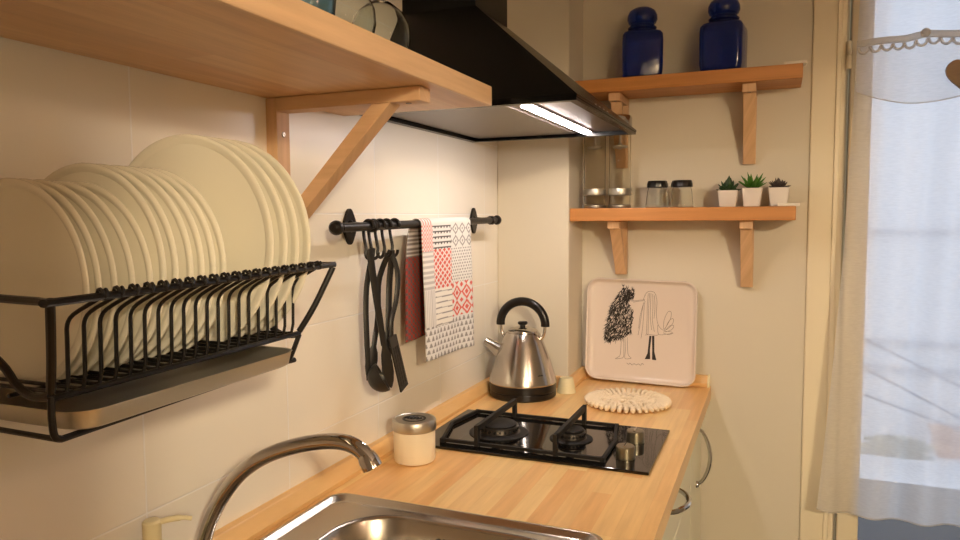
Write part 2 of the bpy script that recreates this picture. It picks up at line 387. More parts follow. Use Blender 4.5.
def cabinet(y0, y1, label, drawer, hinge_far, xb=.02):
    c = thing('base_cabinet', label, 'cabinet', (.3, (y0 + y1) / 2, 0), 'cream base cabinets under the worktop')
    k = MB(); k.box(xb, .565, y0, y0 + .018, .1, .85); k.box(xb, .565, y1 - .018, y1, .1, .85); k.box(xb, .565, y0 + .018, y1 - .018, .1, .118); k.box(xb, xb + .01, y0 + .018, y1 - .018, .118, .85)
    k.box(xb + .04, .52, y0, y1, 0, .1)
    k.build('carcass', M['door'], c, smooth=0)
    zt = .853
    def bow(p, q, out, parent):
        p, q = V(p), V(q); pts = []
        for i in range(17):
            t = i / 16; s_ = math.sin(PI * t) ** .6
            pts.append(p.lerp(q, t) + V((out * s_, 0, 0)))
        h = MB(); h.tube(pts, [.0048 + .0012 * math.sin(PI * i / 16) for i in range(17)], 10)
        for e in (p, q): h.lathe([(.010, -.002), (.010, .002), (.007, .007)], e, 14, 'x')
        h.build('handle', M['chrome'], parent)
    if drawer:
        d = MB().box(.567, .587, y0 + .002, y1 - .002, zt - .15, zt).build('drawer', M['door'], c, smooth=0, bevel=.003)
        ym = drawer; bow((.589, ym - .067, zt - .030), (.589, ym + .067, zt - .030), .036, d)
        zt -= .154
        d = MB().box(.567, .587, y0 + .002, y1 - .002, .105, zt).build('drawer', M['door'], c, smooth=0, bevel=.003)
        bow((.589, ym - .067, zt - .035), (.589, ym + .067, zt - .035), .036, d)
        return c
    d = MB().box(.567, .587, y0 + .002, y1 - .002, .105, zt).build('door', M['door'], c, smooth=0, bevel=.003)
    yh = y0 + .06 if hinge_far else y1 - .145
    bow((.589, yh, zt - .036), (.589, yh, zt - .196), .034, d)
    return c
cabinet(-.10, .50, 'cream drawer cabinet with chrome bow handle under the gas hob', .078, False)
cabinet(.505, .785, 'narrow cream cabinet with upright chrome bow handle in far corner', None, False, .23)
cabinet(-.93, -.105, 'cream cabinet under the steel sink', None, True)

# ------------------------------------------------------------------ sink, tap, soap
sk = thing('kitchen_sink', 'stainless steel inset sink let into the beech worktop', 'sink', ((SX0 + SX1) / 2, (SY0 + SY1) / 2, CT))
cx, cy = (SX0 + SX1) / 2, (SY0 + SY1) / 2; hx, hy = (SX1 - SX0) / 2, (SY1 - SY0) / 2
rings = []
for (ins, z, r) in ((0, .0005, .03), (.002, .0075, .03), (.008, .0095, .028), (.0096, .0092, .028), (.0108, .0083, .028), (.0182, .0017, .026), (.0196, .0009, .026), (.0225, .0008, .025), (.030, .0008, .024)):
    rings.append(rsq(cx, cy, hx - ins, hy - ins, r, CT + z, 8))
bx, by, bhx, bhy = cx + .020, cy, hx - .062, hy - .045
for (ins, z, r) in ((-.008, .0008, .095), (-.003, .0002, .092), (0, -.004, .09), (.008, -.05, .085), (.016, -.10, .08), (.03, -.142, .07), (.06, -.154, .05), (.12, -.158, .03)):
    rings.append(rsq(bx, by, bhx - ins, bhy - ins, r, CT + z, 8))
MB().loft(rings, cap=False).build('basin', M['sinksteel'], sk, smooth=50)
dd = MB(); dd.lathe([(.036, 0), (.038, .003), (.03, .004), (.012, .002)], (bx, by, CT - .158), 24); dd.build('drain', M['chrome'], sk)
for i in range(4): MB().lathe([(.0035, -.002), (.0035, .0005)], (.275 + i * .0095, by + bhy - .006, CT - .026), 10, 'y').build('overflow_hole', M['black'], sk)

fb = V((.0615, -.655, CT + .0015))
tp = thing('kitchen_tap', 'chrome swan neck tap arching over the sink', 'tap', fb)
MB().lathe([(.0185, 0), (.0185, .006), (.0175, .012), (.0165, .045), (.0115, .05)], fb, 28).build('base', M['chrome'], tp)
P = [(.0, .045), (.0035, .066), (.0155, .0945), (.0345, .126), (.066, .163), (.107, .192), (.155, .212), (.200, .2235), (.229, .2255), (.248, .221), (.260, .2125), (.2655, .2045)]
sd = V((1, 0, 0))
pth = smooth_path([fb + sd * u + V((0, 0, w)) for u, w in P], 6)
MB().tube(pth, .0100, 18).build('spout', M['chrome'], tp)
e = pth[-1]; dirn = (pth[-1] - pth[-3]).normalized()
MB().tube([e - dirn * .012, e - dirn * .004, e + dirn * .007, e + dirn * .008], [.0102, .0125, .0125, .009], 20).build('aerator', M['chrome'], tp)
MB().tube([fb + V((.012, -.012, .03)), fb + V((.03, -.05, .05)), fb + V((.035, -.085, .062))], [.008, .006, .0045], 12).build('lever', M['chrome'], tp)

sb = V((.045, -.716, CT + .0))
so = thing('soap_dispenser', 'cream soap dispenser with pump nozzle behind the tap', 'soap dispenser', sb)
MB().lathe([(.001, .0), (.022, .0), (.024, .003), (.024, .055), (.020, .066), (.012, .072)], (sb.x + .002, sb.y - .01, sb.z), 28).build('bottle', M['creamplastic'], so)
p0 = sb + V((.002, -.01, 0))
MB().lathe([(.011, .068), (.0115, .095), (.0115, .117), (.009, .1195), (.002, .12)], p0, 20).build('pump', M['creamplastic'], so)
MB().tube(smooth_path([p0 + V((.004, .004, .1145)), p0 + V((.014, .014, .1165)), p0 + V((.025, .026, .1160)), p0 + V((.033, .034, .1130))], 5), [.0040] * 10 + [.0030] * 6, 10).build('nozzle', M['creamplastic'], so)

# ------------------------------------------------------------------ candle jar
jc = V((.0925, -.092, CT))
jr = thing('candle_jar', 'squat glass jar of cream wax with steel lid beside the hob', 'jar', jc)
MB().lathe([(.033, .0), (.0415, .0015), (.0430, .006), (.0430, .064), (.0415, .068)], jc, 40).build('jar_body', M['wax'], jr)
MB().lathe([(.0445, .066), (.0455, .068), (.0455, .085), (.0435, .088), (.041, .0885), (.039, .087), (.0005, .087)], jc, 48).build('lid', M['steel'], jr)
em = MB(); em.lathe([(.0245, .0872), (.0245, .0879), (.0195, .0879), (.0195, .0872)], jc, 36, closed=True)
for k in range(3):
    s_ = (k - 1) * .0075
    em.tube(smooth_path([jc + V((-.012 + s_, -.006, .088)), jc + V((-.004 + s_, .008, .088)), jc + V((.0 + s_, -.004, .088)), jc + V((.007 + s_, .006, .088))], 4), .0018, 6)
em.build('lid_emblem', M['black'], jr)

# ------------------------------------------------------------------ gas hob
HX0, HX1, HY0, HY1 = .049, .559, -.012, .288
hb = thing('gas_hob', 'two burner gas hob of black glass set into the worktop', 'hob', ((HX0 + HX1) / 2, .144, CT))
MB().box(HX0, HX1, HY0, HY1, CT + .0005, CT + .0065).build('glass_plate', M['hobglass'], hb, smooth=0, bevel=.0015)
ZG = CT + .0065
def burner(x, y, r):
    bb = MB(); bb.lathe([(r * 1.12, 0), (r * 1.12, .003), (r * .9, .005), (r * .86, .014), (r * .98, .0155), (r * .98, .018), (r * .7, .019)], (x, y, ZG), 40)
    o = bb.build('burner', M['burner'], hb)
    MB().lathe([(r * 1.45, 0), (r * 1.45, .002), (r * 1.32, .0035), (r * 1.1, .0035)], (x, y, ZG), 40).build('spill_ring', M['castiron'], o)
    MB().lathe([(r * .55, .018), (r * .86, .0185), (r * .88, .022), (r * .8, .0245), (r * .2, .025)], (x, y, ZG), 36).build('burner_cap', M['castiron'], o)
    tt = MB()
    for k in range(22):
        a = 2 * PI * k / 22; c_, s_ = math.cos(a), math.sin(a)
        tt.tube([(x + c_ * r * .86, y + s_ * r * .86, ZG + .010), (x + c_ * r * .97, y + s_ * r * .97, ZG + .010)], .0028, 6)
    tt.build('flame_ring', M['castiron'], o)
burner(.195, .13, .047); burner(.363, .143, .033)
ps = MB()
def bar(p, q, w=.0045, h=.006):
    p, q = V(p), V(q); d = (q - p).normalized()
    up = V((0, 0, 1)) if abs(d.z) < .8 else V((1, 0, 0))
    s_ = d.cross(up).normalized(); u_ = s_.cross(d).normalized()
    ps.add([p + s_ * a * w + u_ * c * h for a, c in ((-1, -1), (1, -1), (1, 1), (-1, 1))] + [q + s_ * a * w + u_ * c * h for a, c in ((-1, -1), (1, -1), (1, 1), (-1, 1))],
           [(0, 3, 2, 1), (4, 5, 6, 7), (0, 1, 5, 4), (1, 2, 6, 5), (2, 3, 7, 6), (3, 0, 4, 7)])
zr = ZG + .0055
ring = [(.088, .262), (.072, .140), (.105, .018), (.462, .018), (.462, .140), (.440, .262)]
for i in range(6):
    p, q = ring[i], ring[(i + 1) % 6]; bar((p[0], p[1], zr), (q[0], q[1], zr), .0035, .0035)
for (x, y) in ring:
    if (x, y) in (ring[1], ring[4]): continue
    bar((x, y, ZG), (x, y, zr + .0035), .005, .005)
za = ZG + .040
for x in (.187, .363):
    bar((x, .018, za), (x, .262, za), .0045, .006)
    bar((x, .018, ZG), (x, .018, za + .006), .006, .0045); bar((x, .262, ZG), (x, .262, za + .006), .006, .0045)
ps.build('pan_support', M['castiron'], hb, smooth=0)
for (x, y) in ((.500, .058), (.500, .172)):
    kb = MB(); kb.lathe([(.0198, 0), (.0202, .002), (.0192, .006), (.0188, .0245), (.0175, .0262), (.012, .0265), (.003, .0263)], (x, y, ZG), 32)
    o = kb.build('knob', M['knobsteel'], hb)
    MB().box(x - .002, x + .002, y - .014, y + .014, ZG + .0263, ZG + .0295).build('pointer', M['chrome'], o, smooth=0, bevel=.0008)

# ------------------------------------------------------------------ kettle
kc = V((.1250, .506, CT))
kt = thing('kettle', 'brushed steel pyramid kettle with black arched handle and spout', 'kettle', kc)
MB().lathe([(.089, 0), (.0935, .004), (.0935, .017), (.092, .0185), (.0935, .020), (.0945, .034), (.0935, .040)], kc, 56).build('base', M['black'], kt)
MB().lathe([(.0930, .039), (.0950, .043), (.0938, .050), (.0900, .062), (.0815, .090), (.0695, .124), (.0570, .156), (.0490, .1745), (.0460, .1790), (.043, .180)], kc, 64).build('body', M['kettlesteel'], kt)
MB().lathe([(.0435, .179), (.0425, .184), (.034, .190), (.020, .193), (.0005, .194)], kc, 48).build('lid', M['kettlesteel'], kt)
MB().lathe([(.011, .1915), (.008, .194), (.0075, .198), (.0135, .202), (.0145, .206), (.011, .2095), (.0005, .2105)], kc, 24).build('lid_knob', M['black'], kt)
ha = [kc + V((.066 * math.cos(a), 0, .2015 + .064 * math.sin(a))) for a in [(-.06 + (PI + .12) * i / 28) for i in range(29)]]
MB().tube(ha, .0108, 14, flat=1.15).build('handle', M['black'], kt)
for s_ in (-1, 1):
    MB().tube(smooth_path([kc + V((s_ * .0655, 0, .198)), kc + V((s_ * .064, 0, .182)), kc + V((s_ * .057, 0, .166)), kc + V((s_ * .049, 0, .160))], 4), .0045, 10).build('handle_bracket', M['kettlesteel'], kt)
sp = []
for (t, w, h) in ((0, .021, .024), (.35, .017, .019), (.75, .0135, .0125), (1, .013, .0105)):
    c0 = kc + V((-.062, -.006, .120)).lerp(V((-.106, -.016, .152)), t); ax = V((-.046, -.010, .034)).normalized(); sd_ = ax.cross(V((0, 0, 1))).normalized(); u_ = sd_.cross(ax)
    sp.append([c0 + sd_ * w * math.cos(a) + u_ * h * math.sin(a) for a in [2 * PI * k / 20 for k in range(20)]])
s0 = MB().loft(sp); s0.build('spout', M['kettlesteel'], kt)
c1 = kc + V((-.1065, -.0161, .1525)); MB().loft([[c1 + (p - (kc + V((-.106, -.016, .152)))) * f for p in sp[-1]] for f in (.82,)] + [[c1 + ax * .0006 + (p - (kc + V((-.106, -.016, .152)))) * f for p in sp[-1]] for f in (.8,)]).build('spout_mouth', M['black'], kt)
mk = MB()
for i in range(5):
    a = math.radians(-42 + i * 2.2); R_ = .0877
    mk.box(kc.x + R_ * math.cos(a) - .0009, kc.x + R_ * math.cos(a) + .0009, kc.y + R_ * math.sin(a) - .0009, kc.y + R_ * math.sin(a) + .0009, CT + .0708 - .0012, CT + .0708 + .0012 + .001 * (i % 2))
mk.build('body_mark', M['ink'], kt, smooth=0)

# ------------------------------------------------------------------ small cup in the corner
cc = V((.232, .578, CT))
MBc = MB().lathe([(.026, .0), (.0275, .001), (.0265, .006), (.0195, .040), (.018, .043), (.001, .0432)], cc, 32).build('egg_cup', M['creamplastic'], origin=cc)
tag(MBc, 'small cream cup standing upside down between kettle and white tray', 'cup')

# ------------------------------------------------------------------ straw trivet
tc_ = V((.418, .515, CT)); t = MB(); R0 = .112
for k in range(40):
    a = 2 * PI * k / 40; c_, s_ = math.cos(a), math.sin(a)
    pts = [(R0 * .70, .008), (R0 * .80, .012), (R0 * .92, .0125), (R0 * .985, .009), (R0, .0045)]
    t.tube([tc_ + V((c_ * r, s_ * r, h)) for r, h in pts], [.0040, .0058, .0069, .0062, .003], 8)
for (r, h, w) in ((R0 * .66, .0075, .0055), (R0 * .46, .0075, .005), (R0 * .16, .009, .006)):
    t.tube([tc_ + V((r * math.cos(a), r * math.sin(a), h + .0012 * math.sin(18 * a))) for a in [2 * PI * i / 72 for i in range(72)]], w, 8, closed=True)
for k in range(11):
    a = 2 * PI * k / 11; c_, s_ = math.cos(a), math.sin(a)
    t.tube([tc_ + V((c_ * r - s_ * o_, s_ * r + c_ * o_, h)) for r, o_, h in ((R0 * .14, 0, .009), (R0 * .26, .008, .011), (R0 * .38, .009, .0105), (R0 * .47, .0, .008))], [.004, .0052, .0052, .004], 7)
    t.tube([tc_ + V((c_ * r - s_ * o_, s_ * r + c_ * o_, h)) for r, o_, h in ((R0 * .14, 0, .009), (R0 * .26, -.008, .011), (R0 * .38, -.009, .0105), (R0 * .47, .0, .008))], [.004, .0052, .0052, .004], 7)
for k in range(30):
    a = 2 * PI * k / 30
    if k % 5 == 2: continue
    c_, s_ = math.cos(a), math.sin(a); t.tube([tc_ + V((c_ * R0 * .45, s_ * R0 * .45, .0075)), tc_ + V((c_ * R0 * .57, s_ * R0 * .57, .0105)), tc_ + V((c_ * R0 * .68, s_ * R0 * .68, .0075))], [.004, .006, .004], 7)
tag(t.build('woven_trivet', M['straw'], origin=tc_), 'round pale straw trivet with scalloped rim lying on the worktop', 'trivet')

# ------------------------------------------------------------------ tray with the drawing
TB, TT = .758, .789
tx0, tx1 = .243, .571
up = V((0, TT - TB, .302)).normalized(); rt = V((1, 0, -.018)).normalized(); nr = rt.cross(up).normalized()   # towards the camera
tb0 = V(((tx0 + tx1) / 2, TB, CT + .004)); W2, H2 = (tx1 - tx0) / 2, .1545
tc0 = tb0 + up * H2
ty = thing('serving_tray', 'square white tray printed with two drawn figures, leaning on back wall', 'tray', tb0)
def tr_ring(ins, d, r): return [tc0 + rt * p.x + up * p.y + nr * d for p in rsq(0, 0, W2 - ins, H2 - ins, r, 0, 8)]
MB().loft([tr_ring(.012, -.002, .03), tr_ring(.003, .004, .036), tr_ring(.0, .012, .038), tr_ring(.001, .0145, .038), tr_ring(.005, .0135, .034), tr_ring(.009, .006, .03), tr_ring(.016, .0012, .024)]).build('tray_body', M['traywhite'], ty, smooth=45)
PL = tc0 + nr * .0016
def tp_(u, v): return ray_plane(600 + u / 6, 280 + v / 6, PL, nr)
def ribbon(mb, pts, w0, w1=None):
    w1 = w0 if w1 is None else w1; P_ = [tp_(*p) for p in pts]; n = len(P_); vs = []
    for i, p in enumerate(P_):
        d = (P_[min(i + 1, n - 1)] - P_[max(i - 1, 0)]).normalized(); s_ = nr.cross(d); w = w0 + (w1 - w0) * i / max(1, n - 1)
        vs += [p + s_ * w, p - s_ * w]
    mb.add(vs, [(2 * i, 2 * i + 1, 2 * i + 3, 2 * i + 2) for i in range(n - 1)])
poly = [(140, 38), (165, 52), (195, 60), (212, 80), (205, 105), (172, 118), (170, 140), (200, 165), (201, 230), (186, 310), (135, 345), (62, 368), (24, 345), (42, 250), (66, 160), (105, 95)]
def inside(x, y):
    c = False; n = len(poly)
    for i in range(n):
        (x1, y1), (x2, y2) = poly[i], poly[(i + 1) % n]
        if (y1 > y) != (y2 > y) and x < (x2 - x1) * (y - y1) / (y2 - y1) + x1: c = not c
    return c
dk = MB(); cnt = 0
while cnt < 820:
    x, y = random.uniform(20, 215), random.uniform(30, 372)
    if not inside(x, y): continue
    cnt += 1; a = math.radians(random.gauss(112, 20)); l = random.uniform(14, 32)
    ribbon(dk, [(x, y), (x + l * .5 * math.cos(a) + random.uniform(-1.5, 1.5), y + l * .5 * math.sin(a)), (x + l * math.cos(a), y + l * math.sin(a))], .0012, .0003)
for k in range(34):
    i = k % 4; e0 = [(140, 40), (165, 52), (195, 62), (205, 75)][i]; a = math.radians(random.uniform(-135, -50)); l = random.uniform(12, 26)
    ribbon(dk, [e0, (e0[0] + l * math.cos(a), e0[1] + l * math.sin(a))], .0006, .0001)
for k in range(170):
    x, y = random.uniform(138, 212), random.uniform(40, 122)
    if not inside(x, y): continue
    a = random.uniform(0, 2 * PI); l = random.uniform(8, 16)
    ribbon(dk, [(x, y), (x + l * math.cos(a), y + l * math.sin(a))], .0013, .0003)
for k in range(80):
    f = random.random() * 5; i = int(f); seg = [(140, 50), (105, 95), (66, 160), (42, 250), (28, 345), (60, 365)]
    p, q = seg[i], seg[i + 1]; ff = f - i; x = p[0] + (q[0] - p[0]) * ff; y = p[1] + (q[1] - p[1]) * ff; a = math.radians(random.uniform(120, 170)); l = random.uniform(10, 22)
    ribbon(dk, [(x + 6, y - 4), (x + l * math.cos(a), y + l * math.sin(a))], .0007, .0001)
dk.build('feathered_figure', M['ink'], ty, smooth=0, fix=False)
bt_ = MB()
for pg in ([(296, 335), (309, 335), (300, 420), (301, 475), (268, 475), (285, 440)], [(312, 335), (326, 335), (326, 430), (338, 482), (312, 478), (313, 420)]):
    bt_.add([tp_(*p) for p in pg], [tuple(range(6))])
bt_.build('figure_boots', M['ink'], ty, smooth=0, fix=False)
ln = MB()
def curve2(pts, w=.0006): ribbon(ln, [(p.x, p.y) for p in smooth_path([(a, b_, 0) for a, b_ in pts], 5)], w)
for pts in ([(128, 355), (124, 420), (118, 455), (92, 472), (120, 471)], [(142, 352), (143, 420), (140, 462), (118, 471)], [(150, 350), (152, 420), (150, 470), (186, 470)], [(163, 345), (166, 420), (170, 450), (188, 470)],
            [(190, 126), (225, 123), (268, 117)], [(200, 133), (230, 128), (262, 124)],
            [(268, 92), (285, 72), (305, 68), (330, 80), (342, 130), (338, 200), (346, 260), (365, 292), (390, 305)],
            [(272, 90), (262, 115), (270, 128), (266, 140)], [(262, 135), (250, 200), (240, 270), (228, 330)], [(266, 140), (262, 210), (255, 290), (246, 350)], [(258, 150), (240, 220), (232, 290)],
            [(290, 80), (284, 150), (282, 240), (278, 320)], [(298, 78), (292, 160), (290, 250), (288, 325)], [(306, 80), (303, 160), (302, 230), (310, 300)], [(316, 84), (318, 160), (314, 240), (326, 310)], [(326, 92), (330, 160), (324, 230)],
            [(270, 330), (300, 328), (340, 332), (352, 325)], [(278, 320), (285, 328)], [(346, 270), (352, 325), (400, 325), (440, 318)],
            [(380, 295), (385, 240), (405, 195), (425, 190), (425, 225), (400, 275), (383, 298)], [(388, 298), (415, 245), (438, 232), (438, 258), (410, 290), (390, 302)], [(388, 306), (420, 275), (442, 275), (430, 298), (392, 312)], [(380, 312), (410, 308), (436, 318), (410, 328), (380, 318)],
            [(160, 497), (172, 506), (180, 498), (192, 510), (204, 502), (218, 510), (230, 503), (244, 512), (252, 500), (262, 508)]):
    curve2(pts)
ln.build('line_drawing', M['greyink'], ty, smooth=0, fix=False)

# ------------------------------------------------------------------ left wall shelf
SZ, ST, SXX, SYE = 1.597, .034, .307, -.19
sh = thing('wall_shelf', 'long beech shelf on the left tiled wall above the dish rack', 'shelf', (.15, -.7, SZ))
MB().box(0.0005, SXX, -1.75, SYE, SZ, SZ + ST).build('board', M['shelf'], sh, smooth=0, bevel=.002)
def bracket(mb_m, parent, ax, org, armlen, height, w=.034, th=.022):
    """L bracket with brace: ax 'x' = arm sticks out along +x from the left wall, 'y' = along -y from the back wall; org = top corner on wall, w centred"""
    def T(o, s, z): return V((org[0] + o, org[1] + s, org[2] + z)) if ax == 'x' else V((org[0] + s, org[1] - o, org[2] + z))
    def bx(o0, o1, z0, z1):
        m = MB(); m.prism([T(o0, -w / 2, z0), T(o1, -w / 2, z0), T(o1, -w / 2, z1), T(o0, -w / 2, z1)], T(0, w / 2, 0) - T(0, -w / 2, 0)); return m
    g = bx(.0005, th, -height, -.0005).build('bracket', M['birch'], parent, smooth=0, bevel=.0015)
    bx(th, armlen, -th, -.0005).build('arm', mb_m, g, smooth=0, bevel=.0015)
    ew = w * .94; s = MB(); e0 = armlen * .82; e1 = armlen * .70; z0 = -height * .99; z1 = z0 + th * 1.4
    s.prism([T(th, -ew / 2, z0), T(e0, -ew / 2, -th), T(e1, -ew / 2, -th), T(th, -ew / 2, z1)], T(0, ew / 2, 0) - T(0, -ew / 2, 0))
    s.build('brace', mb_m, g, smooth=0, bevel=.0015)
    for zz in ((-.058, -height + .02) if ax == 'y' else (-.058,)):
        p = T(th, 0, zz)
        MB().tube([p, p + (T(.0012, 0, zz) - T(0, 0, zz))], [.0048, .004], 12).build('screw', M['screw'], g)
    q = T(armlen * .9, 0, -th); MB().tube([q, q + V((0, 0, -.0012))], [.005, .004], 12).build('screw', M['screw'], g)
    return g
bracket(M['birchx'], sh, 'x', (0, -.4055, SZ), .283, .235)

# glasses on the shelf
GZ = SZ + ST
g0 = V((.20, -.392, GZ + .0005))
wg = thing('wine_glass', 'balloon wine glass standing upside down at shelf end nearest the hood', 'glass', g0, 'upturned wine glasses on the left shelf')
out = [(.034, 0), (.041, .02), (.0465, .045), (.045, .066), (.036, .086), (.019, .100), (.006, .107), (.0036, .115), (.0033, .165), (.006, .172), (.033, .176), (.033, .1775)]
inn = [(.0325, 0), (.0395, .02), (.045, .045), (.0435, .0655), (.0345, .0848), (.018, .0985), (.001, .104)]
gm = MB(); gm.lathe([(.001, .1775)] + out[::-1] + inn, g0, 40)
gm.build('bowl', M['greenglass'], wg)
dup(wg, V((.20, -.497, GZ + .0005)), 'balloon wine glass upside down on the shelf between two other vessels', .3)
wg['label'] = 'balloon wine glass standing upside down, nearest the black hood'
tm0 = V((.215, -.600, GZ + .0005))
tm = thing('tumbler', 'pale blue glass tumbler on the shelf behind the front edge', 'glass', tm0, 'blue tumblers on the left shelf')
MB().lathe([(.028, 0), (.030, .002), (.036, .06), (.039, .095), (.037, .095), (.034, .06), (.0275, .008), (.001, .007)], tm0, 36).build('bowl', M['blueglass'], tm)
dup(tm, V((.21, -.690, GZ + .0005)), 'pale blue glass tumbler on the left shelf, farthest from the hood')
tm['label'] = 'pale blue glass tumbler beside the upturned wine glasses'

# ------------------------------------------------------------------ back shelves
def back_shelf(z0, label, x0, x1, brx):
    th = .037; yf = .645
    s = thing('wall_shelf', label, 'shelf', ((x0 + x1) / 2, YB, z0), 'beech shelves on the back wall')
    MB().box(x0, x1, yf, YB - .0005, z0, z0 + th).build('board', M['shelfx'], s, smooth=0, bevel=.002)
    MB().box(x1 - .045, x1 + .009, yf + .004, yf + .05, z0 + th + .0002, z0 + th + .0075).build('end_strip', M['white'], s, smooth=0, bevel=.001)
    for x in brx: bracket(M['birch'], s, 'y', (x, YB, z0), .135, (.162 if x < .5 else .19) if z0 < 1.5 else .205)
    return s
back_shelf(1.751, 'upper beech shelf on the back wall carrying two blue bottles', PW + .0005, .832, (.345, .703))
back_shelf(1.388, 'lower beech shelf on the back wall carrying jars and succulents', PW + .0005, .824, (.345, .703))
ZU, ZL = 1.751 + .037, 1.388 + .037

# blue bottles
b0 = V((.414, .712, ZU + .0005))
bt = thing('glass_bottle', 'x', 'bottle', b0, 'cobalt blue stoppered bottles on the upper shelf')
rg = [rsq(b0.x, b0.y, h, h, r, b0.z + z, 5) for h, r, z in ((.046, .012, 0), (.053, .014, .004), (.0555, .015, .02), (.056, .015, .10), (.055, .016, .118), (.050, .02, .127), (.040, .024, .131), (.033, .0325, .133), (.0325, .0322, .140))]
MB().loft(rg).build('body', M['cobalt'], bt, smooth=40)
MB().lathe([(.033, .138), (.0395, .140), (.0405, .144), (.037, .1475), (.034, .150), (.034, .153)], b0, 36).build('collar', M['cobalt'], bt)
MB().lathe([(.031, .1535), (.038, .157), (.042, .166), (.0415, .178), (.036, .190), (.024, .198), (.0005, .201)], b0, 36).build('stopper', M['cobalt'], bt)
bt.rotation_euler = (0, 0, math.radians(12)); bt['label'] = 'cobalt blue square bottle with round stopper, left of the two'
dup(bt, V((.634, .705, ZU + .0005)), 'cobalt blue square bottle with round stopper, nearer the curtain', math.radians(-6))
bpy.context.view_layer.update()

# acrylic mills
m0 = V((.279, .715, ZL + .0005))
ml = thing('pepper_mill', 'x', 'mill', m0, 'tall clear mills on the lower back shelf')
MB().lathe([(.032, 0), (.033, .002), (.033, .008), (.031, .0095)], m0, 32).build('base_ring', M['steel'], ml)
MB().lathe([(.031, .0095), (.031, .0375), (.029, .0375), (.029, .0105), (.001, .0100)], m0, 32).build('lower_tube', M['acrylic'], ml)
MB().lathe([(.0335, .0375), (.034, .039), (.034, .055), (.0335, .0565), (.0305, .0565), (.0305, .0375)], m0, 32, closed=True).build('band', M['steel'], ml)
MB().lathe([(.0315, .057), (.0315, .235), (.0295, .235), (.0295, .057)], m0, 32, closed=True).build('upper_tube', M['acrylic'], ml)
MB().lathe([(.004, .170), (.004, .172), (.021, .174), (.022, .180), (.006, .183), (.0035, .19), (.0035, .236)], m0, 24).build('spindle', M['steel'], ml)
MB().lathe([(.033, .2355), (.034, .237), (.034, .26), (.03, .266), (.001, .268)], m0, 32).build('cap', M['chrome'], ml)
ml['label'] = 'tall clear acrylic mill with chrome bands, hard against the pillar'
dup(ml, V((.353, .715, ZL + .0005)), 'tall clear acrylic mill with chrome bands, beside the black lidded jars')

# spice jars
j0 = V((.462, .705, ZL + .0005))
sj = thing('spice_jar', 'x', 'jar', j0, 'small black lidded jars on the lower back shelf')
MB().lathe([(.031, 0), (.0325, .0015), (.0322, .006), (.028, .045), (.0255, .054), (.0255, .06), (.024, .06), (.024, .054), (.0265, .044), (.0305, .006), (.001, .005)], j0, 32).build('glass_body', M['glass'], sj)
lid = [(.0285, .0565)] + [(.0295, .0585), (.0295, .066), (.027, .074), (.026, .0755), (.0005, .0755)]
MB().lathe(lid, j0, 12).build('lid', M['black'], sj, smooth=20)
sj['label'] = 'small glass jar with black lid, next to the tall mills'
dup(sj, V((.530, .705, ZL + .0005)), 'small glass jar with black lid, next to the potted succulents', .2)

# succulents
def succulent(x, y, kind, label):
    o = V((x, y, ZL + .0005)); p = thing('potted_succulent', label, 'plant', o, 'potted succulents on the lower back shelf')
    hgt = .050 if kind else .045
    a = [rsq(x, y, h, h, .004, o.z + z, 3) for h, z in ((.0195, 0), (.021, .002), (.0262, hgt - .001), (.0262, hgt), (.0235, hgt), (.0225, hgt - .008))]
    MB().loft(a).build('pot', M['pot'], p, smooth=30)
    MB().loft([rsq(x, y, .0222, .0222, .004, o.z + hgt - .0078, 3), rsq(x, y, .0215, .0215, .004, o.z + hgt - .004, 3)]).build('soil', M['soil'], p)
    lf = MB(); c = o + V((0, 0, hgt - .004)); rnd = random.Random(kind + 3)
    def leaf(az, el, L, w, th, curl=.2, pt=1.0):
        d = V((math.cos(az), math.sin(az), 0)); ring = []; pos = c + d * .003
        n = 6
        for i in range(n + 1):
            t_ = i / n; e_ = el + curl * t_; dr_ = d * math.cos(e_) + V((0, 0, math.sin(e_))); nn = -d * math.sin(e_) + V((0, 0, math.cos(e_))); sd_ = V((-d.y, d.x, 0))
            if i: pos = pos + dr_ * (L / n)
            ww = w * (math.sin(PI * min(1, .18 + .82 * t_)) ** pt * .9 + .1 * (1 - t_)) + .0003; hh = th * (1 - t_) ** .5 + .0003
            ring.append([pos + sd_ * ww * math.cos(q) + nn * hh * math.sin(q) for q in [2 * PI * k / 8 for k in range(8)]])
        lf.loft(ring)
    if kind == 0:
        for lv, (n, el, L) in enumerate(((8, .15, .034), (7, .55, .033), (6, .95, .033), (4, 1.3, .036))):
            for k in range(n): leaf(2 * PI * k / n + lv * .4, el + rnd.uniform(-.1, .1), L * rnd.uniform(.85, 1.1), .0085, .004, .25, .8)
        leaf(-1.2, 1.45, .045, .009, .004, .1, .8)
        m_ = M['leafdark']
    elif kind == 1:
        for lv, (n, el, L) in enumerate(((9, .6, .048), (8, .95, .047), (5, 1.3, .045))):
            for k in range(n): leaf(2 * PI * k / n + lv * .35, el + rnd.uniform(-.12, .12), L * rnd.uniform(.8, 1.15), .0055, .003, -.05, .9)
        m_ = M['leafbright']
    else:
        for lv, (n, el, L) in enumerate(((11, .2, .028), (10, .6, .029), (8, 1.0, .028), (5, 1.35, .03))):
            for k in range(n): leaf(2 * PI * k / n + lv * .3, el + rnd.uniform(-.1, .1), L * rnd.uniform(.85, 1.1), .0055, .003, .2, .8)
        m_ = M['leafpurple']
    lf.build('leaves', m_, p)
succulent(.653, .712, 0, 'dark green rosette succulent in white pot, beside the black lidded jars')
succulent(.715, .712, 1, 'bright green spiky succulent in white pot, middle of three')
succulent(.782, .712, 2, 'purplish grey succulent in white pot at the shelf end')

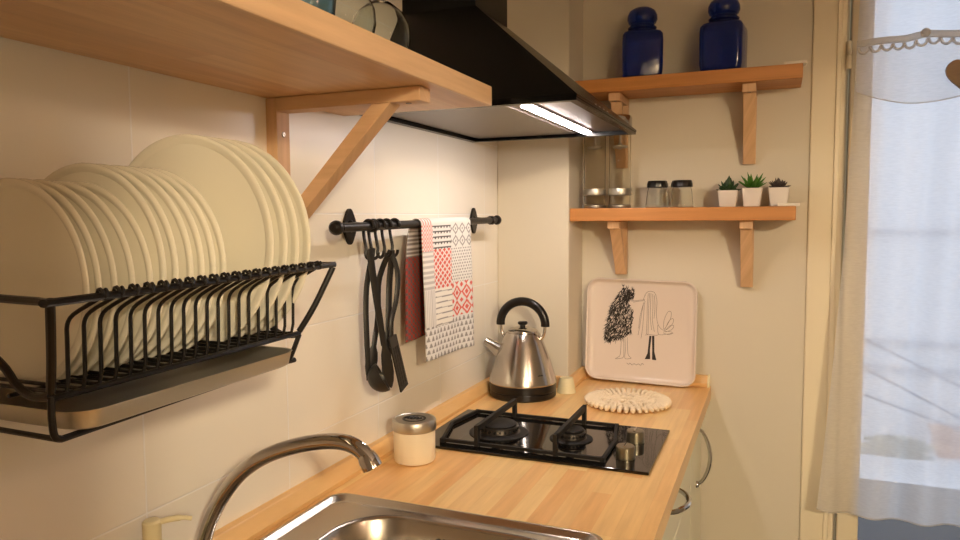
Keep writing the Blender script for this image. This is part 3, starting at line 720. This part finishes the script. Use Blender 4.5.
# ------------------------------------------------------------------ range hood
HZ = 1.612; hx1_, hy0_, hy1_ = .447, -.140, .448
rh = thing('range_hood', 'black pyramid chimney hood above the gas hob', 'range hood', (.2, .15, HZ))
def rect(x0, x1, y0, y1, z): return [V((x0, y0, z)), V((x1, y0, z)), V((x1, y1, z)), V((x0, y1, z))]
ZT = 1.848
MB().loft([rect(.0005, hx1_, hy0_, hy1_, HZ), rect(.0005, hx1_, hy0_, hy1_, HZ + .005), rect(.0005, .178, .05, .25, ZT), rect(.0005, .172, .056, .244, ZT + .003)] +
          [rect(.0005, .172, .056, .244, ZT + .003)][:0], cap=False).build('canopy', M['hood'], rh, smooth=0)
ch = MB(); ch.box(.0005, .176, .052, .248, ZT - .002, 2.499); ch.build('chimney', M['hood'], rh, smooth=0)
rim = MB()
w = .016
rim.box(.0005, hx1_ - .001, hy0_ + .001, hy0_ + w, HZ - .006, HZ + .004); rim.box(.0005, hx1_ - .001, hy1_ - w, hy1_ - .001, HZ - .006, HZ + .004); rim.box(.0005, .0005 + w, hy0_ + w, hy1_ - w, HZ - .006, HZ + .004); rim.box(hx1_ - w, hx1_ - .001, hy0_ + w, hy1_ - w, HZ - .006, HZ + .004)
rim.build('rim', M['hood'], rh, smooth=0)
MB().box(w, hx1_ - w, hy0_ + w, hy1_ - w, HZ + .004, HZ + .009).build('filter_panel', M['hoodunder'], rh, smooth=0)
MB().box(.030, .295, hy0_ + .03, hy1_ - .03, HZ + .0005, HZ + .004).build('grease_filter', M['hoodunder'], rh, smooth=0, bevel=.002)
lf_ = MB(); lf_.box(.312, .346, -.085, .435, HZ + .0015, HZ + .004); lf_.build('lamp_frame', M['hoodunder'], rh, smooth=0, bevel=.001)
MB().box(.320, .337, -.072, .424, HZ - .0015, HZ + .0014).build('led_strip', M['led'], rh, smooth=0)
for i in range(4): MB().lathe([(.004, 0), (.004, .0025), (.003, .003)], (hx1_ - .005, .02 + i * .035, HZ + .006), 12, 'x').build('button', M['chrome'], rh)

# ------------------------------------------------------------------ utensil rail
RX, RZ0, RZ1 = .055, 1.384, 1.3935
def rz(y): return RZ0 + (RZ1 - RZ0) * (y + .30) / .80
rl = thing('utensil_rail', 'black iron wall rail holding utensils and a tea towel', 'rail', (0, .1, 1.388))
MB().tube([(RX, -.292, rz(-.292)), (RX, .475, rz(.475))], .0085, 16).build('bar', M['iron'], rl)
for (y, s_) in ((-.292, -1), (.475, 1)):
    MB().lathe([(.006, 0), (.009, s_ * .004), (.0125, s_ * .009), (.0135, s_ * .015), (.012, s_ * .021), (.007, s_ * .026), (.001, s_ * .027)], (RX, y, rz(y)), 20, 'y').build('finial', M['iron'], rl)
for y in (-.183, .445):
    k = MB(); pl = []
    for i in range(28):
        a = 2 * PI * i / 28; rr = 1 + .07 * math.cos(4 * a)
        pl.append((0.0005, y + .020 * rr * math.cos(a), rz(y) - .001 + .033 * rr * math.sin(a)))
    k.prism(pl, (.006, 0, 0)); k.lathe([(.013, .006), (.009, .012), (.0075, .03), (.0085, RX - .012), (.012, RX - .004), (.012, RX + .006), (.006, RX + .012)], (0, y, rz(y)), 16, 'x')
    k.build('wall_bracket', M['iron'], rl, smooth=40)

# hooks and utensils
def hook(y, tw, label):
    z = rz(y); pts = [(.0115 * math.cos(a), .0115 * math.sin(a)) for a in [math.radians(-20 + 215 * i / 12) for i in range(13)]]
    pts = [(p, 0.0, q) for p, q in pts] + [(-.004, .006 * 0, -.022), (.0035, 0, -.042), (.0045, 0, -.052), (.006, 0, -.058), (.0115, 0, -.062), (.017, 0, -.057), (.0185, 0, -.050)]
    out_ = []
    for (p, s_, q) in pts:
        dy = -.020 * max(0, min(1, -q / .05)) if q < 0 else 0
        f = max(0, min(1, -q / .05)); ang = tw * f * 1.1
        out_.append(V((RX + p * math.cos(ang), y + dy + p * math.sin(ang), z + q)))
    o = MB().tube(smooth_path(out_, 3), .0032, 8).build('hook', M['iron'], origin=(RX, y, z))
    tag(o, label, 'hook', 'S hooks on the utensil rail'); return out_[-3]
def paddle(pts, ws, ts, nrm=V((1, 0, 0))):
    """flat blade swept along pts, half widths ws, half thicknesses ts"""
    m = MB(); P_ = [V(p) for p in pts]; rings = []
    for i, p in enumerate(P_):
        d = (P_[min(i + 1, len(P_) - 1)] - P_[max(i - 1, 0)]).normalized(); n_ = (nrm - d * nrm.dot(d)).normalized(); s_ = d.cross(n_)
        rings.append([p + s_ * ws[i] * math.cos(a) * (1 if abs(math.cos(a)) > .5 else .9) + n_ * ts[i] * math.sin(a) for a in [PI / 8 + 2 * PI * k / 8 for k in range(8)]])
    m.loft(rings); return m
G = 'black utensils hanging from the rail'
def U(px, py, x): return ray_plane(px, py, (x, 0, 0), V((1, 0, 0)))
hy = [U(p, 222, RX).y for p in (368.5, 373.5, 380, 386.5, 394.5)]
hks = [hook(hy[0], .9, 'black S hook on the rail, nearest the rail end knob'), hook(hy[1], .5, 'black S hook on the rail, second from the end knob'),
       hook(hy[2], .9, 'black S hook on the rail, middle of the five'), hook(hy[3], .6, 'black S hook on the rail, second from the tea towel'), hook(hy[4], 1.0, 'black S hook on the rail, nearest the tea towel')]
NV = V((1, -.75, 0)).normalized()
def resample(pts, n):
    q = smooth_path(pts, 12); return [q[round(i * (len(q) - 1) / (n - 1))] for i in range(n)]
def handle(pxs, x, w, t, parent, h, nrm=NV):
    e = [V(U(a, b_, x)) for a, b_ in pxs]; e[0] = V((h.x + .001, e[0].y, e[0].z)); P_ = resample(e, 14)
    paddle(P_, [w * .6, w * .95] + [w] * 8 + [w * .92] * 4, [t] * 14, nrm).build('handle', M['nylon'], parent); return P_[-1], (P_[-1] - P_[-3]).normalized()
def spoon(e, d, L, w, parent, nrm=NV):
    f = [(-.06, .3), (.06, .45), (.2, .8), (.42, 1), (.65, .95), (.85, .65), (.96, .3), (1, .08)]
    paddle([e + d * (L * a) for a, _ in f], [w * b_ for _, b_ in f], [.003, .0032, .0035, .0035, .0035, .003, .0025, .0015], nrm).build('spoon_bowl', M['nylon'], parent)
# ladle
h = hks[0]; ld = thing('ladle', 'black ladle with shallow bowl, hanging nearest the rail end', 'ladle', h, G)
e, d = handle([(366.3, 248), (366.3, 290), (366.8, 340), (369, 380)], .046, .0058, .003, ld, h)
rr = .030; bc = e + V((.024, .012, .006))
bw = MB(); A = [(max(.0004, rr * math.sin(a)), -rr * math.cos(a)) for a in [PI / 2 * i / 9 for i in range(10)]]
I_ = [(max(.0004, (rr - .002) * math.sin(a)), -(rr - .002) * math.cos(a)) for a in [PI / 2 * i / 9 for i in range(10)]][::-1]
bw.lathe(A + I_, (0, 0, 0), 28)
rotm = Matrix.Rotation(math.radians(30), 3, 'Z') @ Matrix.Rotation(math.radians(62), 3, 'Y')
bw.v = [tuple(rotm @ V(p) + bc) for p in bw.v]
bw.build('bowl', M['nylon'], ld)
# spoons
h = hks[1]; o = thing('serving_spoon', 'black serving spoon hanging crosswise in front of the other utensils', 'spoon', h, G)
e, d = handle([(369.5, 249), (373, 275), (379, 315), (384, 345)], .066, .0072, .003, o, h); spoon(e, d, .095, .0125, o)
h = hks[2]; o = thing('slotted_spoon', 'black spoon hanging behind the crossed utensils', 'spoon', h, G)
e, d = handle([(377.5, 250), (379, 280), (378, 315), (374, 345)], .034, .0062, .0028, o, h); spoon(e, d, .07, .0135, o)
h = hks[3]; o = thing('cooking_spoon', 'black broad handled spoon hanging between the crossed spoon and spatula', 'spoon', h, G)
e, d = handle([(387, 250), (389.5, 280), (388.5, 320), (387.5, 345)], .052, .0068, .003, o, h); spoon(e, d, .075, .011, o)
# spatula
h = hks[4]; o = thing('spatula', 'black slotted spatula with slanting blade, hanging nearest the tea towel', 'spatula', h, G)
e, d = handle([(394.5, 251), (397.5, 272), (396.5, 298), (391.5, 320), (391.5, 338)], .070, .0055, .003, o, h)
C4 = [V(U(a, b_, .074)) for a, b_ in ((389.2, 338), (396.5, 334), (408.3, 384), (401.5, 392.5))]
bl = MB(); nn2 = (C4[1] - C4[0]).cross(C4[3] - C4[0]).normalized()
def strip(a0, a1, t0, t1):
    L_ = lambda t, a: C4[0].lerp(C4[3], t).lerp(C4[1].lerp(C4[2], t), a)
    bl.prism([L_(t0, a0), L_(t0, a1), L_(t1, a1), L_(t1, a0)], nn2 * .0035)
strip(0, 1, 0, .2); strip(0, 1, .92, 1)
for k in range(4): strip(k * .273, k * .273 + .18, .2, .92)
bl.build('blade', M['nylon'], o, smooth=0)

# ------------------------------------------------------------------ tea towel with patchwork print
def towel_colour(u, v):
    W_ = (.74, .71, .66); GR = (.30, .28, .265); RD = (.66, .13, .10); LG = (.50, .47, .44); BK = (.10, .09, .085); PK = (.70, .26, .22)
    f = lambda t: t - math.floor(t)
    if u < .20:
        if v < .20: return PK if (f(u * 22) < .5) != (f(v * 34) < .5) else W_
        if v < .49: return LG if f(v * 26) < .5 else W_
        if v < .76: return LG if f(u * 34) < .4 else W_
    elif u < .56:
        if v < .19:
            q = f(v * 25 + .6); return BK if q < .28 or (q < .55 and f(u * 17) < .35) else W_
        if v < .49:
            a, b_ = f(u * 11 + v * 20), f(u * 11 - v * 20)
            return W_ if a < .24 or b_ < .24 else RD
        if v < .77: return GR if f(v * 24 - u * .35) < .2 else (.80, .76, .68)
    else:
        if v < .19:
            a = abs(f(u * 6.8) - .5) + abs(f(v * 10.5) - .5); return GR if .33 < a < .50 or a < .13 else W_
        if v < .46: return GR if (f(u * 20 + (.5 if int(v * 42) % 2 else 0)) - .5) ** 2 + (f(v * 42) - .5) ** 2 < .085 else W_
        if v < .73:
            a = abs(f(u * 5.2) - .5) + abs(f(v * 8.2) - .5); return RD if a < .2 or .33 < a < .52 or a > .82 else W_
    q = f(v * 22); s2 = f(u * 13 + (.5 if int(v * 22) % 2 else 0)); return GR if abs(s2 - .5) < .38 * q and q > .25 else (.74, .72, .69)
NU, NF, NB = 110, 200, 90
Y0, Y1 = .002, .272
rows = []; cols = []
LF, LB = .305, .255
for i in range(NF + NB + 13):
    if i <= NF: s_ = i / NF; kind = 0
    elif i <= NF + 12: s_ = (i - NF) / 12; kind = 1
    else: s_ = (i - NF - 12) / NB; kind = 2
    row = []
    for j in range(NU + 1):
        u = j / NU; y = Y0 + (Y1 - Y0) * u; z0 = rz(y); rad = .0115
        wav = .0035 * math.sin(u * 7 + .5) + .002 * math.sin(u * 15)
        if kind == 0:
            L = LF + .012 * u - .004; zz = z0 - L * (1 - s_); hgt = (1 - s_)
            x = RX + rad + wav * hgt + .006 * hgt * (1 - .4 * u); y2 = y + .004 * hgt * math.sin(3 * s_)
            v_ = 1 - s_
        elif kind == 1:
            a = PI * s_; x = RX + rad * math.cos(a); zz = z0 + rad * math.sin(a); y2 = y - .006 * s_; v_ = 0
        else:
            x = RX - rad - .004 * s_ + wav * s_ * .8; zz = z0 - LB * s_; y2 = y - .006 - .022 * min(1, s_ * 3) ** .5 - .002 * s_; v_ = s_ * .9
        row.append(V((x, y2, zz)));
        cols.append(towel_colour(u, min(.999, v_)) if kind != 2 else ((.34, .05, .04) if (math.floor(v_ * 42) + math.floor(u * 30)) % 2 else (.13, .10, .09)) if v_ > .25 else ((.20, .17, .15) if math.floor(v_ * 60) % 2 else (.62, .58, .54)))  # back sheet: red and grey print, darkened so its colour carries the shade there
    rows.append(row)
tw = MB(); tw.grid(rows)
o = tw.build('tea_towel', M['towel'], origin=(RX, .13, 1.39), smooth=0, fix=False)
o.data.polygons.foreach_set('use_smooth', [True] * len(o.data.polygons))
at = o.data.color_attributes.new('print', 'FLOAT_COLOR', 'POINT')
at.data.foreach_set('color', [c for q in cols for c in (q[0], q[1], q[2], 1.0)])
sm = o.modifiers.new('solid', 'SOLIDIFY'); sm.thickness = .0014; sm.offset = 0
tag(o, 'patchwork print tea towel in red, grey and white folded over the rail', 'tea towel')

# ------------------------------------------------------------------ dish rack
XT, ZTp, XB, ZBt = .270, 1.341, .236, 1.259
YL0, YR0, YL1, YR1 = -1.015, -.640, -.993, -.665
dr_ = thing('dish_rack', 'black wire wall dish rack with steel drip tray, full of plates', 'dish rack', (.13, -.83, 1.22))
f = MB()
f.tube(smooth_path([(.012, YL0 + .004, 1.343), (.15, YL0 + .002, 1.341), (XT - .012, YL0, ZTp - .0015), (XT, YL0 + .010, ZTp - .002), (XT, -.83, ZTp), (XT, YR0 - .012, ZTp + .003), (XT - .012, YR0, ZTp + .003), (.15, YR0 - .002, 1.344), (.012, YR0 - .004, 1.346)], 4), .0034, 10)
f.tube([(.012, YL0, 1.343), (.012, YR0, 1.346)], .003, 10)
f.tube([(XB, YL1, ZBt - .002), (XB, YR1, ZBt + .002)], .003, 10)
for (yt, yb_) in ((YL0, YL1), (YR0, YR1)):
    f.tube(smooth_path([(XT, yt, ZTp), (XT - .018, yt + (yb_ - yt) * .55, 1.295), (XB, yb_, ZBt + .004)], 4), .0037, 10)
    f.tube(smooth_path([(XB, yb_, ZBt), (.215, yb_, ZBt - .002), (.196, yb_, ZBt + .006), (.176, yb_, ZBt + .024), (.12, yb_, 1.31), (.012, yb_, 1.342)], 4), .0036, 10)
f.tube([(.105, YL1, ZBt - .004), (.105, YR1, ZBt - .004)], .002, 8); f.tube([(.185, YL1, ZBt - .004), (.185, YR1, ZBt - .004)], .002, 8)
f.build('frame', M['wire'], dr_)
hl = MB()
zl, zr_ = 1.2225, 1.2290
hl.tube(smooth_path([(XB, YL1, ZBt), (XB + .001, YL1 - .001, 1.24), (XB + .002, YL1, zl + .004), (XB + .002, YL1 + .006, zl)], 4) + smooth_path([(XB + .001, YL1 + .02, zl), (XB - .002, YR1 - .03, zr_), (XB - .002, YR1 - .018, zr_ + .002), (XB, YR1, ZBt)], 4), .0030, 8)
hl.tube([(XB + .002, YL1 + .004, zl), (.03, YL1 + .004, zl + .002)], .0025, 8); hl.tube([(XB - .002, YR1 - .024, zr_), (.03, YR1 - .024, zr_)], .0025, 8)
hl.build('tray_holder', M['wire'], dr_)
NW = 20; ysep = [-.979 + .01573 * i for i in range(NW)]
proto = None
for i, y in enumerate(ysep):
    if proto is None:
        m_ = MB()
        m_.tube(smooth_path([(XT, y + .009, ZTp - .002), (XT - .006, y + .0065, ZTp - .006), (.247, y + .001, 1.3245), (.2405, y, 1.316), (.2395, y, 1.306)], 3) + [V((.2385, y, 1.27)), V((.236, y, ZBt + .001)), V((.230, y, ZBt - .0005)), V((.08, y, ZBt - .0005)), V((.060, y, ZBt + .008)), V((.045, y, 1.30)), V((.012, y, 1.3445))], .0018, 8)
        kn = [V((XT + .0042 * math.cos(a), y + .0065 + .004 * a / (2 * PI), ZTp + .0042 * math.sin(a))) for a in [2 * PI * q / 10 * 1.2 for q in range(11)]]
        m_.tube(kn, .0017, 6)
        proto = m_.build('plate_divider', M['wire'], dr_)
    else:
        c = proto.copy(); COL.objects.link(c); c.parent = dr_; c.location = (0, y - ysep[0], 0.0046 * (y - ysep[0]) / .32)
dpx0, dpx1, dpy0, dpy1 = .02, .256, -.984, -.692
rings = [rsq((dpx0 + dpx1) / 2, (dpy0 + dpy1) / 2, (dpx1 - dpx0) / 2 - i_, (dpy1 - dpy0) / 2 - i_, r_, z_, 6) for i_, r_, z_ in
         ((.03, .012, 1.2300), (.008, .02, 1.2275), (.003, .022, 1.2300), (.0, .024, 1.2440), (-.0012, .025, 1.2455), (.0015, .023, 1.2450), (.004, .022, 1.2380), (.012, .02, 1.2320), (.03, .012, 1.2312))]
dt = MB(); dt.loft(rings); dt.v = [(x, y, z + .006 * (y + .85) * 1.0 / .3 * .5) for x, y, z in dt.v]
dt.build('drip_tray', M['traysteel'], dr_)

# plates
def plate_mesh(R, name, deep, c):
    d = deep; p = [(R - .0004, -d + .001), (R - .0008, -d - .0004), (R - .002, -d - .0012), (R - .005, -d - .0012), (R * .90, -d * .90), (R * .74, -d * .42), (R * .64, -d * .16), (R * .55, -.001), (.001, -.0005)]
    q = [(.001, .003), (R * .52, .003), (R * .53, .005), (R * .56, .005), (R * .58, .0028), (R * .68, -d * .22 + .0032), (R * .80, -d * .56 + .0032), (R * .93, -d * .95 + .0036), (R - .004, -d + .0032), (R - .0012, -d + .0024)]
    return MB().lathe(p + q, c, 64, 'y').build(name, M['porcelain'], origin=(c[0], c[1], c[2] - R))
def plates(ylist, R, cx_, size, word):
    cz = 1.2565 + math.sqrt(R * R - .04 ** 2)
    first = None; n = len(ylist)
    ordn = ['first', 'second', 'third', 'fourth', 'fifth', 'sixth']
    for i, y in enumerate(ylist):
        if first is None:
            o = plate_mesh(R, word, .0150 if size != 'large' else .0125, (cx_, y, cz)); first = o
        else:
            o = first.copy(); COL.objects.link(o); o.location = (cx_, y, cz - R)
        lab = f'{size} white plate standing in the rack, {ordn[i]} of its size from the near end'
        if i == 0: lab = f'{size} white plate in the rack, foremost of its size with its face in view'
        if i == n - 1: lab = f'{size} white plate in the rack, last of its size towards the hood'
        tag(o, lab, 'plate', f'{size} white plates in the dish rack')
plates([-.9450, -.9330, -.9170, -.8980, -.8780], .0955, .1480, 'small', 'side_plate')
plates([-.8640, -.8490, -.8300, -.8150, -.7990, -.7840], .1045, .1410, 'medium', 'soup_plate')
plates([-.7360, -.7120, -.6905, -.6680], .1245, .1425, 'large', 'dinner_plate')

# ------------------------------------------------------------------ curtain, valance, heart
YC = .762
cu = thing('curtain', 'sheer white voile curtain hanging over the glazed balcony door', 'curtain', (1.35, YC, .6))
def lerp_tab(tab, z):
    for (z0, a), (z1, b_) in zip(tab, tab[1:]):
        if z0 >= z >= z1: return a + (b_ - a) * (z0 - z) / (z0 - z1)
    return tab[-1][1] if z < tab[-1][0] else tab[0][1]
edge = [(2.2, .972), (1.72, .958), (1.30, .944), (1.0, .926), (.75, .908), (.60, .896)]
def hem(u):
    x = .896 + .95 * u
    return .602 - .010 * math.sin((x - .896) * 14) * (1 if x < 1.12 else .4) - .012 * min(1, (x - .896) / .2)
rows = []; NX, NZ = 220, 90
for i in range(NZ + 1):
    row = []
    for j in range(NX + 1):
        u = j / NX; zb = hem(u); z = 2.15 + (zb - 2.15) * i / NZ; xl = lerp_tab(edge, z); x = xl + (1.86 - xl) * u
        amp = .010 + .012 * (2.15 - z) / 1.5
        y = YC - .012 - amp * (.6 * math.sin(u * 52 + .6 * math.sin(z * 1.5)) + .4 * math.sin(u * 23 + 1.2)) - .020 * math.exp(-u * 12) * max(0, (1.3 - z))
        row.append(V((x, y, z)))
    rows.append(row)
MB().grid(rows).build('drop', M['curtain'], cu, smooth=180, fix=False)
hm = [V(p) + V((0, -.0005, .001)) for p in rows[-1]]; MB().tube(hm, .0022, 6).build('hem', M['lace'], cu)
MB().tube([(.93, YC - .012, 2.16), (1.90, YC - .012, 2.16)], .008, 12).build('rod', M['white'], cu)
va = thing('valance', 'short sheer valance with scalloped lace heading over the curtain', 'valance', (1.35, YC - .04, 1.70))
rows = []
def vtop(x): return 1.834 + .007 * math.exp(-((x - 1.108) / .03) ** 2) + .004 * math.sin((x - .96) * 9)
def vbot(x):
    t_ = (x - .955) / .30; k = t_ - math.floor(t_); return 1.722 - .042 * math.sin(PI * min(1, max(0, k))) ** .7
for i in range(31):
    row = []
    for j in range(241):
        x = .958 + (1.86 - .958) * j / 240; z = vtop(x) + (vbot(x) - vtop(x)) * i / 30
        row.append(V((x, YC - .052 - .006 * math.sin(x * 45) - .004 * math.sin(x * 21) * i / 30, z)))
    rows.append(row)
MB().grid(rows).build('cloth', M['valance'], va, smooth=180, fix=False)
MB().tube(rows[-1], .0013, 6).build('hem', M['lace'], va)
lc = MB(); lr = []
for q in rows[0]: lr.append(q + V((0, -.003, .002)))
lc.tube(lr, [.0055] * len(lr), 8, flat=1.6)
x = .962
while x < 1.85:
    pts = [V((x + .012 + .012 * math.cos(a), YC - .056 - .006 * math.sin(x * 45), vtop(x) - .008 - .015 * math.sin(a))) for a in [PI * k / 8 for k in range(9)]]
    lc.tube(pts, .0034, 6); x += .0255
lc.build('lace_trim', M['lace'], va)
kn = MB(); kn.ball((1.108, YC - .060, vtop(1.108) + .004), .011, 8); kn.build('gather', M['lace'], va)
hc = V((1.196, YC - .075, 1.738)); hs = []
for i in range(40):
    a = 2 * PI * i / 40; hs.append(V((hc.x + .0028 * 16 * math.sin(a) ** 3, hc.y, hc.z + .0031 * (13 * math.cos(a) - 5 * math.cos(2 * a) - 2 * math.cos(3 * a) - math.cos(4 * a)))))
ht = thing('heart_ornament', 'brown wooden heart hanging in front of the curtain valance', 'ornament', hc)
MB().prism(hs, (0, .010, 0)).build('heart', M['heartwood'], ht, smooth=50, bevel=.003)
MB().tube([hc + V((0, .005, .012)), hc + V((.002, .005, .06)), hc + V((0, .003, .115))], .0012, 6).build('string', M['twine'], ht)

# ------------------------------------------------------------------ outside the balcony door
struct(MB().box(-1.5, 5, YB + .125, 2.9, -.12, -.02).build('balcony_floor', M['balcony'], origin=O0, smooth=0))
bl_ = thing('building', 'pale rendered building across the street beyond the curtain', 'building', (2, 9.2, -6))
MB().box(-3, 7, 9, 9.4, -6, 5).build('wall', M['facade'], bl_, smooth=0)
for z in (-.24, -.58, 1.16): MB().box(-3, 7, 8.9, 9.0, z, z + .05).build('stone_band', M['band'], bl_, smooth=0)
tag(MB().box(-3, 7, 3.6, 8.9, -1.65, -1.45).build('flat_roof', M['facade'], smooth=0), 'pale flat roof terrace below the balcony', 'roof')
for k, (a, b_, lb) in enumerate((((-.9, 6, 1.27), (4.2, 6, -1.37), 'long grey cable slanting behind the curtain at mid height'), ((-.4, 6.25, .345), (4.3, 6.25, -1.20), 'lower grey cable slanting behind the curtain'), ((.1, 6.5, .945), (4.4, 6.5, -1.205), 'uppermost grey cable slanting behind the curtain'))):
    a, b_ = V(a), V(b_); tag(MB().tube([a.lerp(b_, i / 10) for i in range(11)], .012, 6).build('overhead_cable', M['cable']), lb, 'cable', 'cables outside the balcony door')
tag(MB().box(2.62, 3.05, 8.3, 8.75, -1.4495, -1.21).box(2.58, 3.09, 8.26, 8.79, -1.21, -1.18).build('chimney', M['terracotta'], smooth=0), 'low terracotta chimney on the flat roof, blurred by the curtain', 'chimney')
sb_ = V((2.12, 7.9, -1.4495)); sp_ = thing('roof_shrub', 'dusty green shrub on the flat roof, blurred by the curtain', 'shrub', sb_)
MB().loft([rsq(sb_.x, sb_.y, .40, .12, .03, sb_.z, 3), rsq(sb_.x, sb_.y, .42, .14, .03, sb_.z + .1, 3), rsq(sb_.x, sb_.y, .38, .11, .03, sb_.z + .1, 3), rsq(sb_.x, sb_.y, .37, .10, .03, sb_.z + .06, 3)]).build('trough', M['facade'], sp_)
lf = MB(); rnd = random.Random(4)
for k in range(900):
    a = rnd.uniform(0, 2 * PI); e_ = rnd.uniform(-.3, 1.4); r = rnd.uniform(.3, 1.0); p = sb_ + V((.42 * r * math.cos(a) * math.cos(e_), .2 * r * math.sin(a) * math.cos(e_), .15 + .17 * r * math.sin(e_)))
    d = V((rnd.uniform(-1, 1), rnd.uniform(-1, 1), rnd.uniform(-.3, 1))).normalized(); s_ = d.cross(V((.3, .5, .8))).normalized()
    lf.add([p - d * .03, p + s_ * .018, p + d * .04, p - s_ * .018], [(0, 1, 2, 3)])
lf.build('leaves', M['shrub'], sp_, smooth=0, fix=False)

# ------------------------------------------------------------------ room lamp behind the viewer
lc_ = V((2.10, -2.64, 2.04))
cl = thing('pendant_lamp', 'dome shaded pendant lamp in the hall behind the viewer', 'lamp', V((lc_.x, lc_.y, 2.499)))
MB().ball(lc_, .095, 14).build('bulb', M['bulb'], cl)
zr_l = lc_.z + .012
MB().lathe([(.25, zr_l), (.235, zr_l + .05), (.17, zr_l + .11), (.05, zr_l + .15), (.03, zr_l + .2), (.001, zr_l + .2), (.001, zr_l + .19), (.026, zr_l + .19), (.045, zr_l + .142), (.165, zr_l + .104), (.231, zr_l + .046), (.246, zr_l)], (lc_.x, lc_.y, 0), 48, closed=True).build('lamp_shade', M['hood'], cl)
MB().tube([lc_ + V((0, 0, .09)), lc_ + V((0, 0, .205))], .012, 12).build('socket', M['black'], cl)
MB().tube([(lc_.x, lc_.y, zr_l + .198), (lc_.x, lc_.y, 2.49)], .004, 8).build('cord', M['black'], cl)
MB().lathe([(.05, -.02), (.05, -.001)], (lc_.x, lc_.y, 2.499), 24).build('rose', M['white'], cl)

sc_ = V((1.84, -1.15, 1.90))
wl = thing('fill_lamp', 'small dim globe lamp added as unseen fill on the right kitchen wall', 'lamp', V((1.999, -1.15, 1.85)))  # added out of view as fill, to lift dim areas and soften shadows
MB().ball(sc_, .085, 14).build('globe', M['globe'], wl)
MB().tube([sc_ + V((.06, 0, -.055)), sc_ + V((.11, 0, -.06)), V((1.99, sc_.y, sc_.z - .06))], .008, 8).build('arm', M['steel'], wl)
MB().lathe([(.05, -.02), (.055, -.002)], (1.999, sc_.y, sc_.z - .06), 24, 'x').build('rose', M['white'], wl)

# ------------------------------------------------------------------ world, camera, view
w_ = bpy.data.worlds.new('daylight'); S.world = w_; w_.use_nodes = True
bg = w_.node_tree.nodes['Background']; bg.inputs[0].default_value = (.74, .84, 1.0, 1); bg.inputs[1].default_value = 1.6

cam = bpy.data.cameras.new('camera'); cam.sensor_width = 36; cam.lens = FPX / 960 * 36; cam.clip_start = .02
co = bpy.data.objects.new('camera', cam); COL.objects.link(co)
mw = Matrix((RT, UP, -FW)).transposed().to_4x4(); mw.translation = CAM; co.matrix_world = mw
S.camera = co
S.view_settings.view_transform = 'Standard'; S.view_settings.look = 'None'; S.view_settings.exposure = 0.28; S.view_settings.gamma = 1; S.view_settings.use_curve_mapping = False
S.cycles.use_denoising = True; S.cycles.max_bounces = 12; S.cycles.transparent_max_bounces = 12; S.cycles.caustics_reflective = False
for o in bpy.data.objects:
    if '_w' in o: del o['_w']
